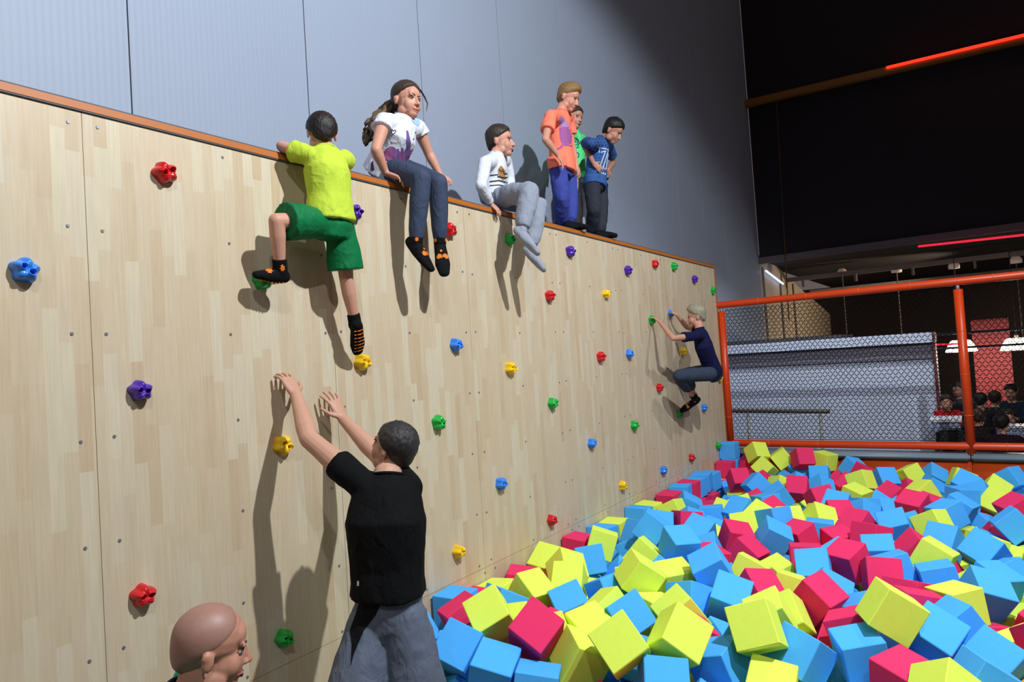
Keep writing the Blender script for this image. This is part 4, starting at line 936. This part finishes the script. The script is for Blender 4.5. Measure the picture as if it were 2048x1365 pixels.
# ---------------------------------------------------------------- people and tables in the cafe beyond the fence
def sitter(label, px, py, y, face_dir, shirt, hair, tone='#b98570', u=.85, hh=.225):
    c = PY(px, py, y); f_ = face_dir.normalized(); r_ = f_.cross(Z_).normalized(); z0 = max(.40, c.z-.78*u)
    pel = V((c.x, c.y, z0))-f_*.10*u; ch = lerp(pel, c, .52)-f_*.03; nk = c-Z_*.16*u-f_*.03
    J = dict(pelvis=pel, chest=ch, neck=nk, sh=[nk+r_*.17*u-Z_*.05*u, nk-r_*.17*u-Z_*.05*u])
    J['el'] = [q-Z_*.24*u+f_*.08*u for q in J['sh']]; J['wr'] = [q+f_*.22*u+Z_*.04*u-r_*k*.05 for q, k in zip(J['el'], (1, -1))]
    J['hip'] = [pel+r_*.09*u, pel-r_*.09*u]; J['knee'] = [q+f_*.38*u for q in J['hip']]
    J['ank'] = [V((q.x, q.y, .08)) for q in J['knee']]; J['toe'] = [q+f_*.14-Z_*.05 for q in J['ank']]
    return person(label, J, u, (c, f_+V((0, 0, -.15)), Z_, hh), tone, dict(mat=hairmat(*hair), thick=.016, front=.40, side=-.36, back=-.94),
        dict(mat=cloth(*shirt), sleeve=1.6, hem=-.08, vox=.014, fold=.004), dict(mat=cloth('cafe_dark', '#23222a'), vox=.014), None,
        [dict(d=f_, nrm=-Z_, thumb=-r_, hl=.15), dict(d=f_, nrm=-Z_, thumb=r_, hl=.15)], base=(c.x, c.y, 0), vox=.011, face=None, cat='person')
sitter('child in red top leaning on the white cafe table', 1893, 806, 11.55, V((.1, -1, 0)), ('cafe_red', '#b01c1c'), ('c1', '#2a1c16'), u=.72)
sitter('pale faced person behind the child in red, half hidden by the fence post', 1916, 780, 12.9, V((-.4, -1, 0)), ('cafe_grey', '#4a4a4e'), ('c2', '#2a2220'))
sitter('dark haired person in black sitting past the orange fence post', 1962, 803, 11.95, V((.3, 1, 0)), ('cafe_black', '#141318'), ('c3', '#120e0e'))
sitter('brown haired person in dark green with their back turned in the cafe', 1990, 798, 12.6, V((.1, 1, 0)), ('cafe_olive', '#20241e'), ('c4', '#2e1d14'))
sitter('man in dark blue jacket facing the cafe tables', 2022, 785, 13.7, V((-.5, -1, 0)), ('cafe_navy', '#1c2a3a'), ('c5', '#17110f'), u=1.0, hh=.24)
sitter('person in black with a red collar just behind the fence', 1956, 836, 11.02, V((-.1, 1, 0)), ('cafe_maroonblack', '#1a1012'), ('c6', '#3a2418'), u=.75)
sitter('person in dark maroon top with back to the fence netting', 2003, 848, 10.35, V((.1, 1, 0)), ('cafe_maroon', '#24101a'), ('c7', '#1c1210'), u=.95)
sitter('child with a blue top among the cafe crowd', 2018, 836, 11.62, V((0, -1, 0)), ('cafe_blue', '#26309a'), ('c8', '#2a1c16'), u=.7)
def table(px, py, y, w_, d_, label):
    c = PY(px, py, y); root = tag(empty('cafe_table', (c.x, y, 0)), label, 'table'); o = V((c.x, y, 0)); m = mat('table_white', '#cfcad0', .5)
    MB().box((c.x-w_, y-d_, c.z-.03), (c.x+w_, y+d_, c.z)).build('table_top', m, root, o)
    MB().box((c.x-w_+.02, y-d_+.02, c.z-.30), (c.x+w_-.02, y-d_+.04, c.z-.03)).build('apron', mat('table_apron', '#8d93ae', .6), root, o)
    for a in (-1, 1):
        for b in (-1, 1):
            MB().tube([V((c.x+a*(w_-.05), y+b*(d_-.05), 0)), V((c.x+a*(w_-.05), y+b*(d_-.05), c.z-.03))], .025, 8, 'flat').build('leg', mat('table_leg', '#5a5660', .5), root, o)
table(1892, 836, 10.9, .18, .28, 'white topped cafe table in front of the child in red')
table(2030, 850, 11.0, .17, .15, 'white topped cafe table among the sitting crowd')
ch = PY(1905, 868, 10.2); cr_ = tag(empty('cafe_chair', (ch.x, 10.2, 0)), 'black round backed cafe chair before the white table', 'chair'); oc = V((ch.x, 10.2, 0))
MB().tube([V((ch.x-.17, 10.2, ch.z-.25)), V((ch.x-.16, 10.2, ch.z)), V((ch.x-.08, 10.2, ch.z+.05)), V((ch.x+.08, 10.2, ch.z+.05)), V((ch.x+.16, 10.2, ch.z)), V((ch.x+.17, 10.2, ch.z-.25))], .022, 8).build('backrest_frame', mat('chair_black', '#121116', .5), cr_, oc, True)
MB().box((ch.x-.15, 10.19, ch.z-.2), (ch.x+.15, 10.21, ch.z+.04)).build('backrest', MATS['chair_black'], cr_, oc)
MB().box((ch.x-.19, 10.2, .42), (ch.x+.19, 10.58, .46)).build('seat', MATS['chair_black'], cr_, oc)
for a in (-.16, .16):
    for b in (.0, .36):
        MB().tube([V((ch.x+a, 10.2+b, 0)), V((ch.x+a, 10.2+b, ch.z-.2 if b == 0 else .43))], .015, 8, 'flat').build('leg', MATS['chair_black'], cr_, oc, True)
